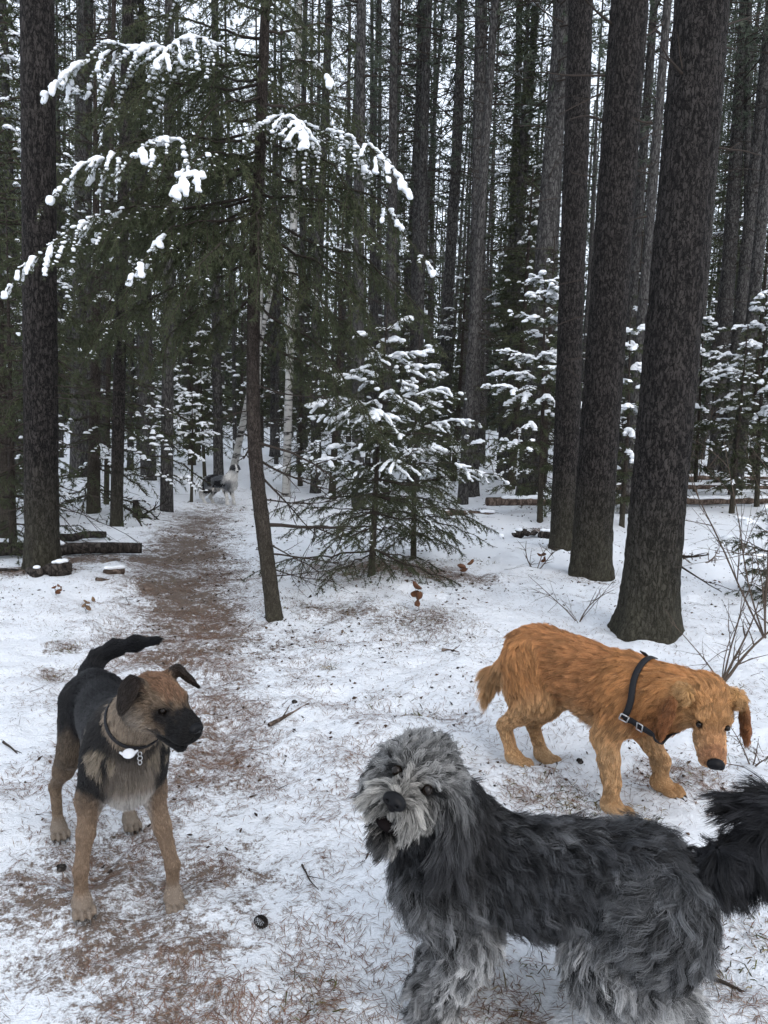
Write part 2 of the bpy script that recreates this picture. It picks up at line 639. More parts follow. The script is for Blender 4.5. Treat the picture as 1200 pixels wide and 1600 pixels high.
# ------------------------------------------------------------------ grass and moss poking through
def grass_tufts():
    rng = np.random.default_rng(6)
    spots = []
    for (px, py, r, nb) in [(850, 1240, 0.16, 130), (900, 1255, 0.14, 120), (930, 1275, 0.12, 90), (1150, 1490, 0.16, 130), (1170, 1450, 0.14, 90), (1120, 1530, 0.1, 50), (660, 1110, 0.12, 60), (1140, 1170, 0.16, 110), (1060, 1220, 0.14, 110), (1010, 1290, 0.12, 80), (900, 1330, 0.2, 90),
                            (640, 970, 0.4, 260), (560, 1000, 0.3, 110), (690, 990, 0.3, 180), (500, 950, 0.3, 120), (515, 1035, 0.08, 60), (450, 940, 0.2, 120), (830, 1120, 0.2, 60), (710, 1180, 0.15, 50), (100, 1010, 0.12, 70), (85, 1045, 0.12, 60), (95, 990, 0.08, 40),
                            (480, 1545, 0.09, 60), (600, 920, 0.5, 200), (720, 880, 0.4, 160), (980, 1090, 0.2, 50), (1120, 1060, 0.2, 60), (620, 1090, 0.2, 50), (300, 870, 0.3, 60), (250, 905, 0.25, 60), (790, 1560, 0.1, 40), (860, 1530, 0.1, 30)]:
        g0 = ground_at(px, py)
        spots.append((g0[0], g0[1], r, nb))
    V, C = [], []
    for bx, by, r, nb in spots:
        ang = rng.random(nb) * 6.283
        rr = r * np.sqrt(rng.random(nb))
        x, y = bx + rr * np.cos(ang), by + rr * np.sin(ang)
        z = height(x, y) + micro(x, y)
        h = (0.012 + 0.05 * rng.random(nb) ** 2)
        d = unit(np.stack([rng.normal(size=nb), rng.normal(size=nb), 0.35 + 0.5 * rng.random(nb)], 1))
        p0 = np.stack([x, y, z - 0.002], 1)
        p1 = p0 + d * h[:, None] * 0.6
        p2 = p1 + (d + A3(0, 0, -0.8)) * h[:, None] * 0.55
        s_ = unit(np.cross(d, rng.normal(size=(nb, 3)))) * (0.0012 + 0.0008 * rng.random((nb, 1)))
        V.append(np.stack([p0 - s_, p0 + s_, p1 + s_, p1 - s_, p2], 1).reshape(-1, 3))
        pal = np.array([[0.10, 0.105, 0.035], [0.17, 0.14, 0.065], [0.06, 0.06, 0.025], [0.24, 0.19, 0.11], [0.05, 0.035, 0.022]])
        C.append(np.repeat(pal[rng.integers(0, 5, nb)] * (0.6 + 0.7 * rng.random((nb, 1))), 5, 0))
    V, C = np.concatenate(V), np.concatenate(C)
    n = len(V) // 5
    b5 = np.arange(n)[:, None] * 5
    o = obj('grass', mesh_np('grass', V, [b5 + [0, 1, 2, 3], np.concatenate([b5 + [3, 2, 4]])], C), None, attr_mat('dry_grass', 0.8, 0.1))
    tag(o, 'sparse olive grass and moss poking through the snow', 'grass', kind='stuff')


grass_tufts()


# ------------------------------------------------------------------ leaf and bark crumbs half buried in the snow
def crumbs():
    rng = np.random.default_rng(8)
    n = 130000
    y = 1.3 + 14 * rng.random(n) ** 1.1
    x = (rng.random(n) * 2 - 1) * (0.6 * y + 0.6)
    pr = 0.11 + 0.0 * x
    for bx, by, br, bs in BARE:
        pr = np.maximum(pr, 1.0 * bs * sstep(2.2, 0.4, np.hypot(x - bx, y - by) / br))
    lt, co = trail_fields(x, y)
    pr = np.maximum(pr, 0.5 * lt) * sstep(-0.3, 0.5, noise2(x, y, 1.4, 75, 3)) * sstep(1.0, 6.0, y)
    k = rng.random(n) < pr
    x, y = x[k], y[k]
    n = len(x)
    z = height(x, y) + micro(x, y)
    r = 0.003 + 0.011 * rng.random(n) ** 3 * (0.5 + y / 7)
    a = rng.random(n) * 6.283
    tl = rng.normal(size=(n, 2)) * 0.35
    u = np.stack([np.cos(a), np.sin(a), tl[:, 0]], 1)
    w = np.stack([-np.sin(a), np.cos(a), tl[:, 1]], 1)
    asp = 0.3 + 0.6 * rng.random((n, 1))
    c = np.stack([x, y, z + 0.004], 1)
    r = r[:, None]
    v = np.stack([c - u * r, c + w * r * asp + A3(0, 0, 1) * r * 0.3, c + u * r * 1.2, c - w * r * asp * 0.8 + A3(0, 0, 1) * r * 0.4, c - A3(0, 0, 1) * r * 0.5], 1).reshape(-1, 3)
    b5 = np.arange(n)[:, None] * 5
    t = np.concatenate([b5 + [0, 3, 1], b5 + [3, 2, 1], b5 + [0, 1, 4], b5 + [1, 2, 4], b5 + [2, 3, 4], b5 + [3, 0, 4]])
    pal = np.array([[0.05, 0.036, 0.028], [0.085, 0.055, 0.038], [0.03, 0.025, 0.022], [0.13, 0.08, 0.05], [0.07, 0.055, 0.035]])
    cc = np.repeat(pal[rng.integers(0, 5, n)] * (0.6 + 0.7 * rng.random((n, 1))), 5, 0)
    o = obj('leaf_debris', mesh_np('leaf_debris', v, t, cc), None, attr_mat('leaf_crumbs', 0.85, 0.1))
    tag(o, 'dark leaf and bark crumbs scattered through the snow', 'debris', kind='stuff')


crumbs()


# ------------------------------------------------------------------ fine fallen twigs lying on the snow between the trees
def twig_litter():
    rng = np.random.default_rng(14)
    n = 2600
    y = 1.6 + 15 * rng.random(n) ** 1.1
    x = (rng.random(n) * 2 - 1) * (0.58 * y + 0.6)
    lt, co = trail_fields(x, y)
    k = (rng.random(n) < 0.75 - 0.6 * co) & (noise2(x, y, 0.9, 78, 2) > -0.25)
    x, y = x[k], y[k]
    n = len(x)
    P = [np.stack([x, y, height(x, y) + micro(x, y) + 0.004], 1)]
    a = rng.random(n) * 6.283
    L = (0.03 + 0.2 * rng.random(n) ** 2.5) * (0.5 + y / 9)
    lift = np.maximum(rng.normal(size=n) * 0.25, -0.02) * (y > 3)
    for j in range(3):
        a = a + rng.normal(size=n) * 0.4
        q = P[-1] + np.stack([np.cos(a), np.sin(a), lift], 1) * (L / 3)[:, None]
        q[:, 2] = np.maximum(q[:, 2], height(q[:, 0], q[:, 1]) + micro(q[:, 0], q[:, 1]) + 0.003)
        P.append(q)
    g = Geo()
    r = (0.0009 + 0.0018 * rng.random(n) ** 2) * (0.7 + y / 12)
    for j in range(3):
        v, q = prisms(P[j], P[j + 1], r * (1 - 0.25 * j), r * (0.75 - 0.25 * j), 3)
        g.add(v, None, q)
    kk = rng.integers(0, n, n)
    b0 = P[1][kk]
    b1 = b0 + np.stack([np.cos(a[kk] + 0.9), np.sin(a[kk] + 0.9), 0.2 + 0 * a], 1) * (L[kk] * 0.3)[:, None]
    v, q = prisms(b0, b1, r[kk] * 0.6, r[kk] * 0.2, 3)
    g.add(v, None, q)
    o = obj('twig_litter', g.build('twig_litter'), None, plain_mat('fallen_twig', (0.05, 0.036, 0.028), 0.9, 0.1))
    tag(o, 'thin dark fallen twigs scattered on the snow', 'twig litter', kind='stuff')


twig_litter()

# ================================================================== forest: materials
def bark_mat(name, dark, mid, light, scale=30.0, bump=0.9, moss=None):
    """flaky bark: small upright plates broken by furrows, pale flecks"""
    m = Mat(name, 0.9, 0.12)
    vec = m.coord('Object', (1, 1, 0.38))
    wob = m.noise(vec, 9, 3)
    wv = m.n('VectorMath', operation='ADD')
    sc = m.n('VectorMath', operation='SCALE')
    sc.inputs[3].default_value = 0.07
    nz = m.n('TexNoise', i_Scale=scale * 0.7, i_Detail=5.0, i_Roughness=0.7)
    m.l(vec, nz.inputs['Vector'])
    m.l(nz.outputs['Color'], sc.inputs[0])
    m.l(vec, wv.inputs[0])
    m.l(sc.outputs[0], wv.inputs[1])
    vc = m.n('TexVoronoi', feature='F1', i_Scale=scale * 1.5, i_Randomness=1.0)
    m.l(wv.outputs[0], vc.inputs['Vector'])
    cell = m.n('SeparateColor')
    m.l(vc.outputs['Color'], cell.inputs[0])
    fur = m.noise(m.coord('Object', (1, 1, 0.16)), scale * 1.1, 5, 0.7)
    fine = m.noise(m.coord('Object', (1, 1, 0.5)), 190, 4, 0.7)
    vd = m.n('TexVoronoi', feature='DISTANCE_TO_EDGE', i_Scale=scale * 0.95)
    m.l(wv.outputs[0], vd.inputs['Vector'])
    crack = m.ramp(vd.outputs['Distance'], [(0.0, (0, 0, 0)), (0.14, (1, 1, 1))])
    v = m.math('ADD', m.math('MULTIPLY', fur, 0.45), m.math('MULTIPLY', cell.outputs[0], 0.22))
    v = m.math('ADD', v, m.math('MULTIPLY', fine, 0.30))
    v = m.math('ADD', v, m.math('MULTIPLY', m.math('SUBTRACT', crack, 0.75), 0.28))
    c = m.ramp(v, [(0.36, dark), (0.50, mid), (0.64, light)])
    fl = m.math('MULTIPLY', m.math('SUBTRACT', m.math('ADD', fine, m.math('MULTIPLY', cell.outputs[1], 0.25)), 0.80), 7, True)
    c = m.mix(fl, c, tuple(min(1, k * 1.9) for k in light))
    big = m.noise(m.coord('Object', (1, 1, 0.5)), 2.2, 3)
    c = m.mix(m.math('MULTIPLY', big, 0.45), c, tuple(k * 0.55 for k in mid))
    if moss:
        sp = m.n('SeparateXYZ')
        m.l(m.coord('Object'), sp.inputs[0])
        f = m.math('SUBTRACT', 1.0, m.math('DIVIDE', sp.outputs[2], 1.1), True)
        f = m.math('MULTIPLY', m.math('MULTIPLY', f, m.math('ADD', wob, m.math('MULTIPLY', fine, 0.6)), True), 0.75, True)
        c = m.mix(f, c, m.mix(v, tuple(k * 0.35 for k in moss), tuple(k * 1.6 for k in moss)))
    m.color(c)
    hgt = m.math('ADD', v, m.math('MULTIPLY', vc.outputs['Distance'], -0.6))
    m.bump(hgt, bump, 0.02)
    return m.m


M_BARK = bark_mat('spruce_bark', (0.009, 0.0081, 0.0078), (0.036, 0.0315, 0.0295), (0.08, 0.07, 0.064), 40, 1.0, (0.085, 0.08, 0.055))
M_BARKF = bark_mat('pine_bark', (0.024, 0.0225, 0.022), (0.068, 0.064, 0.061), (0.13, 0.123, 0.117), 24, 0.8)  # grey pine bark, its colour lightened to stand in for distance haze
M_BARKT = bark_mat('thin_bark', (0.02, 0.016, 0.014), (0.052, 0.042, 0.036), (0.10, 0.082, 0.07), 60, 0.6, (0.07, 0.065, 0.045))
M_TWIG = plain_mat('bare_twig', (0.045, 0.036, 0.03), 0.9, 0.15)
M_STEM = plain_mat('shrub_stem', (0.10, 0.075, 0.058), 0.85, 0.2)


def birch_mat():
    m = Mat('birch_bark', 0.7, 0.2)
    vec = m.coord('Object', (1, 1, 4.0))
    n = m.noise(vec, 3.2, 4, 0.7)
    n2 = m.noise(m.coord('Object', (0.4, 0.4, 6)), 9, 3, 0.6)
    c = m.ramp(n, [(0.40, (0.03, 0.028, 0.026)), (0.47, (0.36, 0.35, 0.33)), (0.7, (0.5, 0.49, 0.46))])
    c = m.mix(m.math('MULTIPLY', m.math('SUBTRACT', n2, 0.6), 6, True), c, (0.12, 0.11, 0.1))
    m.color(c)
    return m.m


M_BIRCH = birch_mat()


def needle_mat(name, a, b, c):
    m = Mat(name, 0.65, 0.2)
    vec = m.coord('Object')
    n = m.noise(vec, 4.5, 4, 0.7)
    m.color(m.ramp(n, [(0.3, a), (0.52, b), (0.72, c)]))
    return m.m


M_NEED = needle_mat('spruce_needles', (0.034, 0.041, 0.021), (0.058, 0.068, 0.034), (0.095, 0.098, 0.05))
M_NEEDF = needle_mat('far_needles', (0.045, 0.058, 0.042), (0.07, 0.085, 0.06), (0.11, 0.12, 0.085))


def snow_mat():
    m = Mat('bough_snow', 0.8, 0.25)
    n = m.noise(m.coord('Object'), 60, 4, 0.6)
    m.color(m.mix(n, (0.82, 0.85, 0.89), (0.9, 0.91, 0.93)))
    m.bump(n, 0.3, 0.01)
    return m.m


M_SNOW = snow_mat()


# ------------------------------------------------------------------ trunks
def trunk_mesh(name, path, r0, r1, sides=40, rings=120, flare=0.35, rough=0.004, seed=0, freq=34.0, fl_h=0.35):
    path = np.asarray(path, float)
    t = np.linspace(0, 1, rings) ** 1.25
    cum = np.concatenate([[0], np.cumsum(np.linalg.norm(np.diff(path, axis=0), axis=1))])
    P = np.stack([np.interp(t * cum[-1], cum, path[:, i]) for i in range(3)], 1)
    if len(path) > 2:
        for _ in range(max(1, rings // 12)):
            P[1:-1] = (P[:-2] + 2 * P[1:-1] + P[2:]) / 4
    R = r0 + (r1 - r0) * t
    hgt = t * cum[-1]
    R = R * (1 + flare * np.exp(-hgt / fl_h * 2.2))
    v, tr, q = tube(P, R, sides, True)
    nb = rings * sides
    ctr = np.repeat(P, sides, 0)
    nrm = unit(v[:nb] - ctr)
    ang = np.tile(np.arange(sides) * 2 * math.pi / sides, rings)
    lob = np.sin(ang * 3 + seed) * 0.5 + np.sin(ang * 5 + seed * 2.1) * 0.5
    hh = np.repeat(hgt, sides)
    d = rough * 2 * (noise3(v[:nb] * A3(freq, freq, freq * 0.5), seed) - 0.5) + rough * 1.2 * (noise3(v[:nb] * A3(freq, freq, freq * 0.5) * 2.3, seed + 1) - 0.5)
    d = d + 0.22 * r0 * lob * np.exp(-hh / fl_h * 1.8) * (flare > 0.1)
    v[:nb] += nrm * d[:, None]
    return mesh_np(name, v, [tr, q], None, True)


# ------------------------------------------------------------------ boughs
def bough_segments(a, b, width, rng, droop=0.25, lift0=0.15, sub=True, spacing=0.05, start=0.2):
    """twig segments of one spruce bough: p0, p1, level, along"""
    a, b = np.asarray(a, float), np.asarray(b, float)
    L = np.linalg.norm(b - a)
    t = np.linspace(0, 1, 13)
    main = a + (b - a) * t[:, None]
    main[:, 2] += lift0 * L * np.sin(t * math.pi) - droop * 0.12 * L * np.sin(t * 2 * math.pi)
    main[1:-1] += rng.normal(size=(11, 3)) * L * 0.008
    S = [(main[i], main[i + 1], 0, t[i]) for i in range(12)]
    n = max(4, int(L * (1 - start) / spacing))
    side_dir = unit(np.cross(b - a, A3(0, 0, 1)))
    for i in range(n):
        u = start + (1 - start) * (i + rng.random() * 0.7) / n
        k = min(int(u * 12), 11)
        p = main[k] + (main[k + 1] - main[k]) * (u * 12 - k)
        tan = unit(main[k + 1] - main[k])
        sg = 1 if i % 2 else -1
        ln = width * (0.25 + 0.75 * math.sin(math.pi * min(1, (u - start) / (1 - start) * 0.75 + 0.28))) * (0.55 + 0.6 * rng.random()) * (1 - 0.55 * u ** 3)
        d = unit(tan * 0.75 + side_dir * sg * (0.75 + 0.2 * rng.random()) + A3(0, 0, -0.25 - 0.35 * rng.random() * droop * 3) + rng.normal(size=3) * 0.12)
        m = 4
        q = p
        for j in range(m):
            q2 = q + d * ln / m
            S.append((q, q2, 1, u))
            if sub:
                for g in (1, -1):
                    if rng.random() < 0.85:
                        sd_ = unit(np.cross(d, A3(0, 0, 1)))
                        d2 = unit(d * 0.8 + sd_ * g * 0.7 + A3(0, 0, -0.25 - 0.5 * rng.random()) + rng.normal(size=3) * 0.15)
                        l2 = ln * (0.34 - 0.06 * j) * (0.5 + 0.7 * rng.random())
                        o = q + (q2 - q) * rng.random()
                        S.append((o, o + d2 * l2, 2, u))
            q = q2
            d = unit(d + A3(0, 0, -0.16 * droop * 4) + rng.normal(size=3) * 0.07)
    return S


def needles_on(p0, p1, per_m, ln, wd, rng):
    """needle triangles on twig segments"""
    L = np.linalg.norm(p1 - p0, axis=1)
    cnt = (L * per_m + rng.random(len(L))).astype(int)
    i = np.repeat(np.arange(len(L)), cnt)
    n = len(i)
    u = rng.random(n)[:, None]
    p = p0[i] + (p1[i] - p0[i]) * u
    ax = unit(p1 - p0)[i]
    r = rng.normal(size=(n, 3))
    r = unit(r - ax * (r * ax).sum(1, keepdims=True))
    d = unit(ax * 0.75 + r * (0.6 + 0.3 * rng.random((n, 1))))
    s_ = unit(np.cross(d, rng.normal(size=(n, 3)))) * wd * 0.5
    l_ = ln * (0.7 + 0.6 * rng.random((n, 1)))
    v = np.stack([p - s_, p + s_, p + d * l_], 1).reshape(-1, 3)
    return v, np.arange(3 * n).reshape(-1, 3)


def snow_skin(pts, rad, h=0.012):
    """puffy joined snow cushions round the points"""
    ax = np.eye(3)
    pr = []
    for p, r in zip(pts, rad):
        rr = np.array([r * 1.2, r * 1.2, r * 0.6])
        pr.append(dict(f=(lambda q, p=p, rr=rr: sd_ell(q, p, ax, rr)), lo=p - rr, hi=p + rr, k=max(r * 0.7, 1.5 * h)))
    return skin(pr, h)


_a8 = np.arange(6) * math.pi / 3


def snow_caps(pts, rad, rng):
    """many low flat snow lumps at once: a ring and a top (12 triangles with the skirt)"""
    n = len(pts)
    rot = rng.random(n)[:, None] * 6.28
    st = 0.5 + 0.85 * rng.random((n, 6))
    ring = np.stack([np.cos(_a8[None] + rot), np.sin(_a8[None] + rot), np.zeros((n, 6))], -1) * (rad[:, None, None] * st[..., None])
    v0 = pts[:, None] + ring * 0.95 - A3(0, 0, 1) * rad[:, None, None] * 0.22
    v1 = pts[:, None] + ring * 0.62 + A3(0, 0, 1) * rad[:, None, None] * 0.32
    top = pts[:, None] + A3(0, 0, 1) * rad[:, None, None] * 0.46
    v = np.concatenate([v0, v1, top], 1).reshape(-1, 3)
    j = np.arange(6)
    q = np.stack([j, (j + 1) % 6, 6 + (j + 1) % 6, 6 + j], -1)
    t = np.stack([6 + j, 6 + (j + 1) % 6, j * 0 + 12], -1)
    b = (np.arange(n) * 13)[:, None, None]
    return v, (t[None] + b).reshape(-1, 3), (q[None] + b).reshape(-1, 4)


def build_bough(parent, a, b, width, seed, needle=(260, 0.018, 0.0024), snow=0.5, droop=0.25, lift0=0.12, snow_r=0.032, spacing=0.05, start=0.2, fine_snow=True, root_r=0.014, zone=(0.35, 1.0), name='bough', needles_from=0.12, loc=None):
    """one bough object (wood + needles) with its snow as a child; a, b relative to parent"""
    rng = np.random.default_rng(seed)
    a, b = np.asarray(a, float), np.asarray(b, float)
    S = bough_segments(b * 0, b - a, width, rng, droop, lift0, True, spacing, start)
    p0 = np.array([s[0] for s in S])
    p1 = np.array([s[1] for s in S])
    lv = np.array([s[2] for s in S])
    al = np.array([s[3] for s in S])
    me = bpy.data.meshes.new(name)
    g = Geo()
    rr = np.where(lv == 0, root_r * (1 - 0.8 * al), np.where(lv == 1, 0.0032, 0.0018))
    r2 = np.where(lv == 0, root_r * (1 - 0.8 * np.minimum(al + 1 / 12, 1)), rr * 0.7)
    wd_ = lv < 2
    v, q = prisms(p0[wd_], p1[wd_], rr[wd_], r2[wd_], 3)
    g.add(v, None, q)
    nq = len(q)
    k = ((lv > 0) | (al > 0.45)) & (al > needles_from)
    v, t = needles_on(p0[k], p1[k], needle[0], needle[1], needle[2], rng)
    g.add(v, t)
    me = g.build(name)
    me.materials.append(M_NEED)
    me.materials.append(M_TWIG)
    mi = np.zeros(len(me.polygons), np.int32)
    mi[-nq:] = 1
    me.polygons.foreach_set('material_index', mi)
    o = obj(name, me, parent, None, a)
    if snow > 0:
        mid = (p0 + p1) / 2
        nz = noise3((mid + a) * 5.5 + seed * 3.3, seed)
        nz = nz * 0.6 + 0.4 * noise3((mid + a) * 15 + seed, seed + 5)
        dust = np.flatnonzero((lv >= 1) & (al > zone[0] * 0.7) & (noise3((mid + a) * 3.1, seed + 3) > 0.86 - snow * 0.55) & (rng.random(len(lv)) < 0.38)) if fine_snow else np.array([], int)
        if len(dust) > 3:
            dv, dt_, dq = snow_caps(mid[dust] + A3(0, 0, 0.004), 0.004 + 0.008 * rng.random(len(dust)), rng)
            tag(obj('snow_dusting', mesh_np('snow_dusting', dv, [dt_, dq], None, True), o, M_SNOW), kind='stuff')
        m = (lv <= 1) & (al > zone[0]) & (al <= zone[1]) & (nz > 0.98 - snow * 0.85)
        # keep the topmost twigs only
        mid = np.concatenate([p0[m] + (p1[m] - p0[m]) * f_ for f_ in (0.0, 0.3, 0.6, 0.9)])
        if len(mid) > 2:
            big = noise3((mid + a) * 9 + 2.0 * seed, seed + 9)
            r = snow_r * (0.32 + 0.75 * big) * (0.8 + 0.35 * rng.random(len(mid)))
            mid = mid + A3(0, 0, 1) * (r * 0.3 + 0.004)[:, None] + rng.normal(size=mid.shape) * (r * 0.22)[:, None]
            if fine_snow:
                v, q = snow_skin(mid, r, max(0.008, snow_r * 0.34))
                v = v + (np.stack([noise3(v * 42 + 7.7 * c_, seed + c_) for c_ in range(3)], 1) - 0.5) * A3(0.6, 0.6, 0.35) * snow_r
                sm = mesh_np('snow', v, q, None, True)
            else:
                v, t, q = snow_caps(mid, r * 1.1, rng)
                sm = mesh_np('snow', v, [t, q], None, True)
            tag(obj('snow', sm, o, M_SNOW), kind='stuff')
    return o


def dead_branch(parent, a, d, L, r, seed, mat=None, name='dead_branch', curl=0.3, forks=3):
    rng = np.random.default_rng(seed)
    d = unit(d)
    g = Geo()
    def go(p, d, L, r, depth):
        n = 7
        P = [p]
        bend = rng.normal(size=3) * curl * 0.5
        for i in range(n):
            d = unit(d + bend / n + rng.normal(size=3) * 0.05)
            P.append(P[-1] + d * L / n)
        P = np.array(P)
        v, t, q = tube(P, np.linspace(r, r * 0.3, n + 1), 5 if depth == 0 else 3, False)
        g.add(v, None, q)
        if depth < 2:
            for _ in range(forks if depth == 0 else 1):
                k = rng.integers(2, n)
                go(P[k], unit(d + rng.normal(size=3) * 0.7), L * (0.2 + 0.3 * rng.random()), r * 0.5, depth + 1)
    go(A3(0, 0, 0), d, L, r, 0)
    return obj(name, g.build(name, True), parent, mat or M_TWIG, a)


# ------------------------------------------------------------------ named trunks: base pixel, width in pixels at the base, top-of-frame x
def stem(name, label, px, py, wpx, topx, mat, sides, rings, cat='tree', height_m=None, taper=0.55, flare=0.3, rough=0.004, seed=1, kink=None, Y=None, group=None, freq=34.0, rpx=None):
    b = ground_at(px, py) if Y is None else None
    if Y is not None:
        b = at(px, py, Y)
        b[2] = gz(b[0], b[1])
    top = at(topx, 0, b[1])
    d = top - b
    Hm = height_m or 19.0
    depth = (b - CAM) @ FW
    r0 = wpx / FPX * depth / 2
    root = empty(name, (b[0], b[1], gz(b[0], b[1]) - 0.06))
    full = d * (Hm / d[2])
    path = [A3(0, 0, 0)]
    if kink:
        for (kx, ky) in kink:
            path.append(at(kx, ky, b[1]) - np.array(root.location))
        path.append(top - np.array(root.location))
    path.append(full + A3(0, 0, 0.06))
    me = trunk_mesh('trunk', path, r0, r0 * (1 - taper), sides, rings, flare, rough, seed, freq)
    obj('trunk', me, root, mat)
    tag(root, label, cat, group)
    return root, b, d / d[2], r0


# crowns of the tall trees: shared meshes
def crown_mesh(seed, z0, z1, rmax, nb, tuft, ln, wd, spread=0.4, per=11):
    rng = np.random.default_rng(seed)
    g = Geo()
    P0, P1 = [], []
    for i in range(nb):
        u = i / nb
        z = z0 + (z1 - z0) * u + rng.normal() * 0.1
        az = rng.random() * 6.283
        L = rmax * (0.35 + 0.65 * math.sin(math.pi * min(1, 0.25 + u * 0.75))) * (0.5 + 0.6 * rng.random())
        d = unit(A3(math.cos(az), math.sin(az), -0.15 + 0.5 * u + rng.normal() * 0.15))
        a, b = A3(0, 0, z), A3(0, 0, z) + d * L
        P0.append(a)
        P1.append(b)
        m = max(2, int(tuft * L))
        uu = 0.25 + 0.8 * rng.random(m)
        c = a + (b - a) * uu[:, None] + rng.normal(size=(m, 3)) * spread * 0.35 * L
        k = np.repeat(np.arange(m), per)
        dd = unit(rng.normal(size=(len(k), 3)) + d * 0.8 + A3(0, 0, 0.25))
        s_ = unit(np.cross(dd, rng.normal(size=dd.shape))) * wd / 2
        tip = c[k] + dd * ln * (0.6 + 0.7 * rng.random((len(k), 1)))
        v = np.stack([c[k] - s_, c[k] + s_, tip], 1).reshape(-1, 3)
        g.add(v, np.arange(len(v)).reshape(-1, 3))
    v, q = prisms(np.array(P0), np.array(P1), 0.02, 0.006, 3)
    g.add(v, None, q)
    return g, len(q)


def crown_obj(seed, *a, mat=None, **k):
    g, nq = crown_mesh(seed, *a, **k)
    me = g.build('crown')
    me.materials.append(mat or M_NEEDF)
    me.materials.append(M_TWIG)
    mi = np.zeros(len(me.polygons), np.int32)
    mi[-nq:] = 1
    me.polygons.foreach_set('material_index', mi)
    return me


PINE_CROWNS = [crown_obj(100 + i, 7.0 + i % 3, 20.0, 1.5, 78, 9.0, 0.14, 0.02) for i in range(4)]


def twig_mesh(seed, z0, z1, n, Lr, r=0.012):
    """dead side twigs on a tall trunk, one shared mesh"""
    rng = np.random.default_rng(seed)
    z = z0 + (z1 - z0) * rng.random(n)
    az = rng.random(n) * 6.283
    L = Lr * (0.25 + 0.9 * rng.random(n))
    d = np.stack([np.cos(az), np.sin(az), rng.normal(size=n) * 0.25 - 0.05], 1)
    p0 = np.stack([np.cos(az) * 0.08, np.sin(az) * 0.08, z], 1)
    p1 = p0 + d * L[:, None] * 0.55
    p2 = p1 + (d + A3(0, 0, -0.25) + rng.normal(size=(n, 3)) * 0.2) * L[:, None] * 0.5
    g = Geo()
    v, q = prisms(p0, p1, r, r * 0.6, 3)
    g.add(v, None, q)
    v, q = prisms(p1, p2, r * 0.6, r * 0.2, 3)
    g.add(v, None, q)
    k = rng.integers(0, n, n * 2)
    b0 = p0[k] + (p2[k] - p0[k]) * (0.3 + 0.6 * rng.random((2 * n, 1)))
    b1 = b0 + (d[k] + rng.normal(size=(2 * n, 3)) * 0.6) * L[k][:, None] * 0.3
    v, q = prisms(b0, b1, r * 0.35, r * 0.1, 3)
    g.add(v, None, q)
    return g.build('dead_twigs')


TWIGS = [twig_mesh(200 + i, 1.2, 11.5, 60, 0.8) for i in range(4)]


def top_off(root, lean, k, crown=True, twigs=True, s=1.0):
    """give a tall trunk its dead twigs and crown, following its lean"""
    sh = Matrix(((1, 0, lean[0], 0), (0, 1, lean[1], 0), (0, 0, 1, 0), (0, 0, 0, 1)))
    ang = Matrix.Rotation(k * 1.7, 4, 'Z')
    sc = Matrix.Diagonal((s, s, 1, 1))
    if crown:
        o = obj('crown', PINE_CROWNS[k % 4], root)
        o.matrix_local = sh @ ang @ sc
    if twigs:
        o = tag(obj('dead_twigs', TWIGS[k % 4], root, M_TWIG), kind='stuff')
        o.matrix_local = sh @ ang @ sc


# ------------------------------------------------------------------ the big trunks on the right
r1, b1, l1, w1 = stem('spruce_tree', 'thickest dark scaly spruce trunk rising behind the golden dog', 1010, 985, 84, 1097, M_BARK, 72, 340, rough=0.008, seed=3, taper=0.6, flare=0.45)
r2, b2, l2, w2 = stem('spruce_tree', 'thick spruce trunk with short dead branches, second from the golden dog', 921, 900, 60, 984, M_BARK, 60, 300, rough=0.008, seed=4, taper=0.5, flare=0.18)
r3, b3, l3, w3 = stem('spruce_tree', 'slimmer dark trunk half hidden behind the thick trunk with dead branches', 880, 858, 40, 908, M_BARK, 48, 240, rough=0.005, seed=5, taper=0.45, flare=0.2)
r4, b4, l4, w4 = stem('spruce_tree', 'grey trunk leaning right behind the snowy young spruces and fallen log', 822, 782, 32, 882, M_BARKF, 40, 160, rough=0.004, seed=6, taper=0.4, flare=0.25)
r5, b5, l5, w5 = stem('spruce_tree', 'thick dark spruce trunk beside fallen logs at the left edge', 66, 893, 50, 58, M_BARK, 56, 280, rough=0.005, seed=7, taper=0.35, flare=0.22)
r6, b6, l6, w6 = stem('pine_tree', 'dark slim trunk rising between two dead logs and the trail', 181, 820, 19, 200, M_BARK, 36, 200, rough=0.003, seed=8, taper=0.4, flare=0.15)
r7, b7, l7, w7 = stem('pine_tree', 'dark trunk just behind the thick trunk at the left edge', 124, 745, 29, 133, M_BARKF, 36, 140, rough=0.004, seed=9, taper=0.4, flare=0.15)
r8, b8, l8, w8 = stem('pine_tree', 'pale grey straight trunk just behind the young snowy spruces', 738, 775, 20, 752, M_BARKF, 32, 140, rough=0.003, seed=10, taper=0.3, flare=0.2)
r9, b9, l9, w9 = stem('pine_tree', 'dark leaning trunk at the right edge beyond the snowy logs', 1118, 733, 23, 1166, M_BARKF, 32, 140, rough=0.004, seed=11, taper=0.4, flare=0.3)
r10, b10, l10, w10 = stem('pine_tree', 'brown-grey leaning trunk, rightmost of the pair beyond the snowy logs', 1130, 754, 20, 1206, M_BARKF, 32, 140, rough=0.004, seed=12, taper=0.4, flare=0.3)
r11, b11, l11, w11 = stem('pine_tree', 'very thin straight pole beside the dark slim trunk near the logs', 166, 790, 8, 178, M_BARKT, 20, 80, rough=0.002, seed=13, taper=0.5, flare=0.1)
for i, (r_, l_) in enumerate([(r1, l1), (r2, l2), (r3, l3), (r4, l4), (r5, l5), (r6, l6), (r7, l7), (r8, l8), (r9, l9), (r10, l10)]):
    top_off(r_, l_, i, True, i in (3, 5, 6, 7, 8, 9), 1.0 if i > 2 else 1.3)


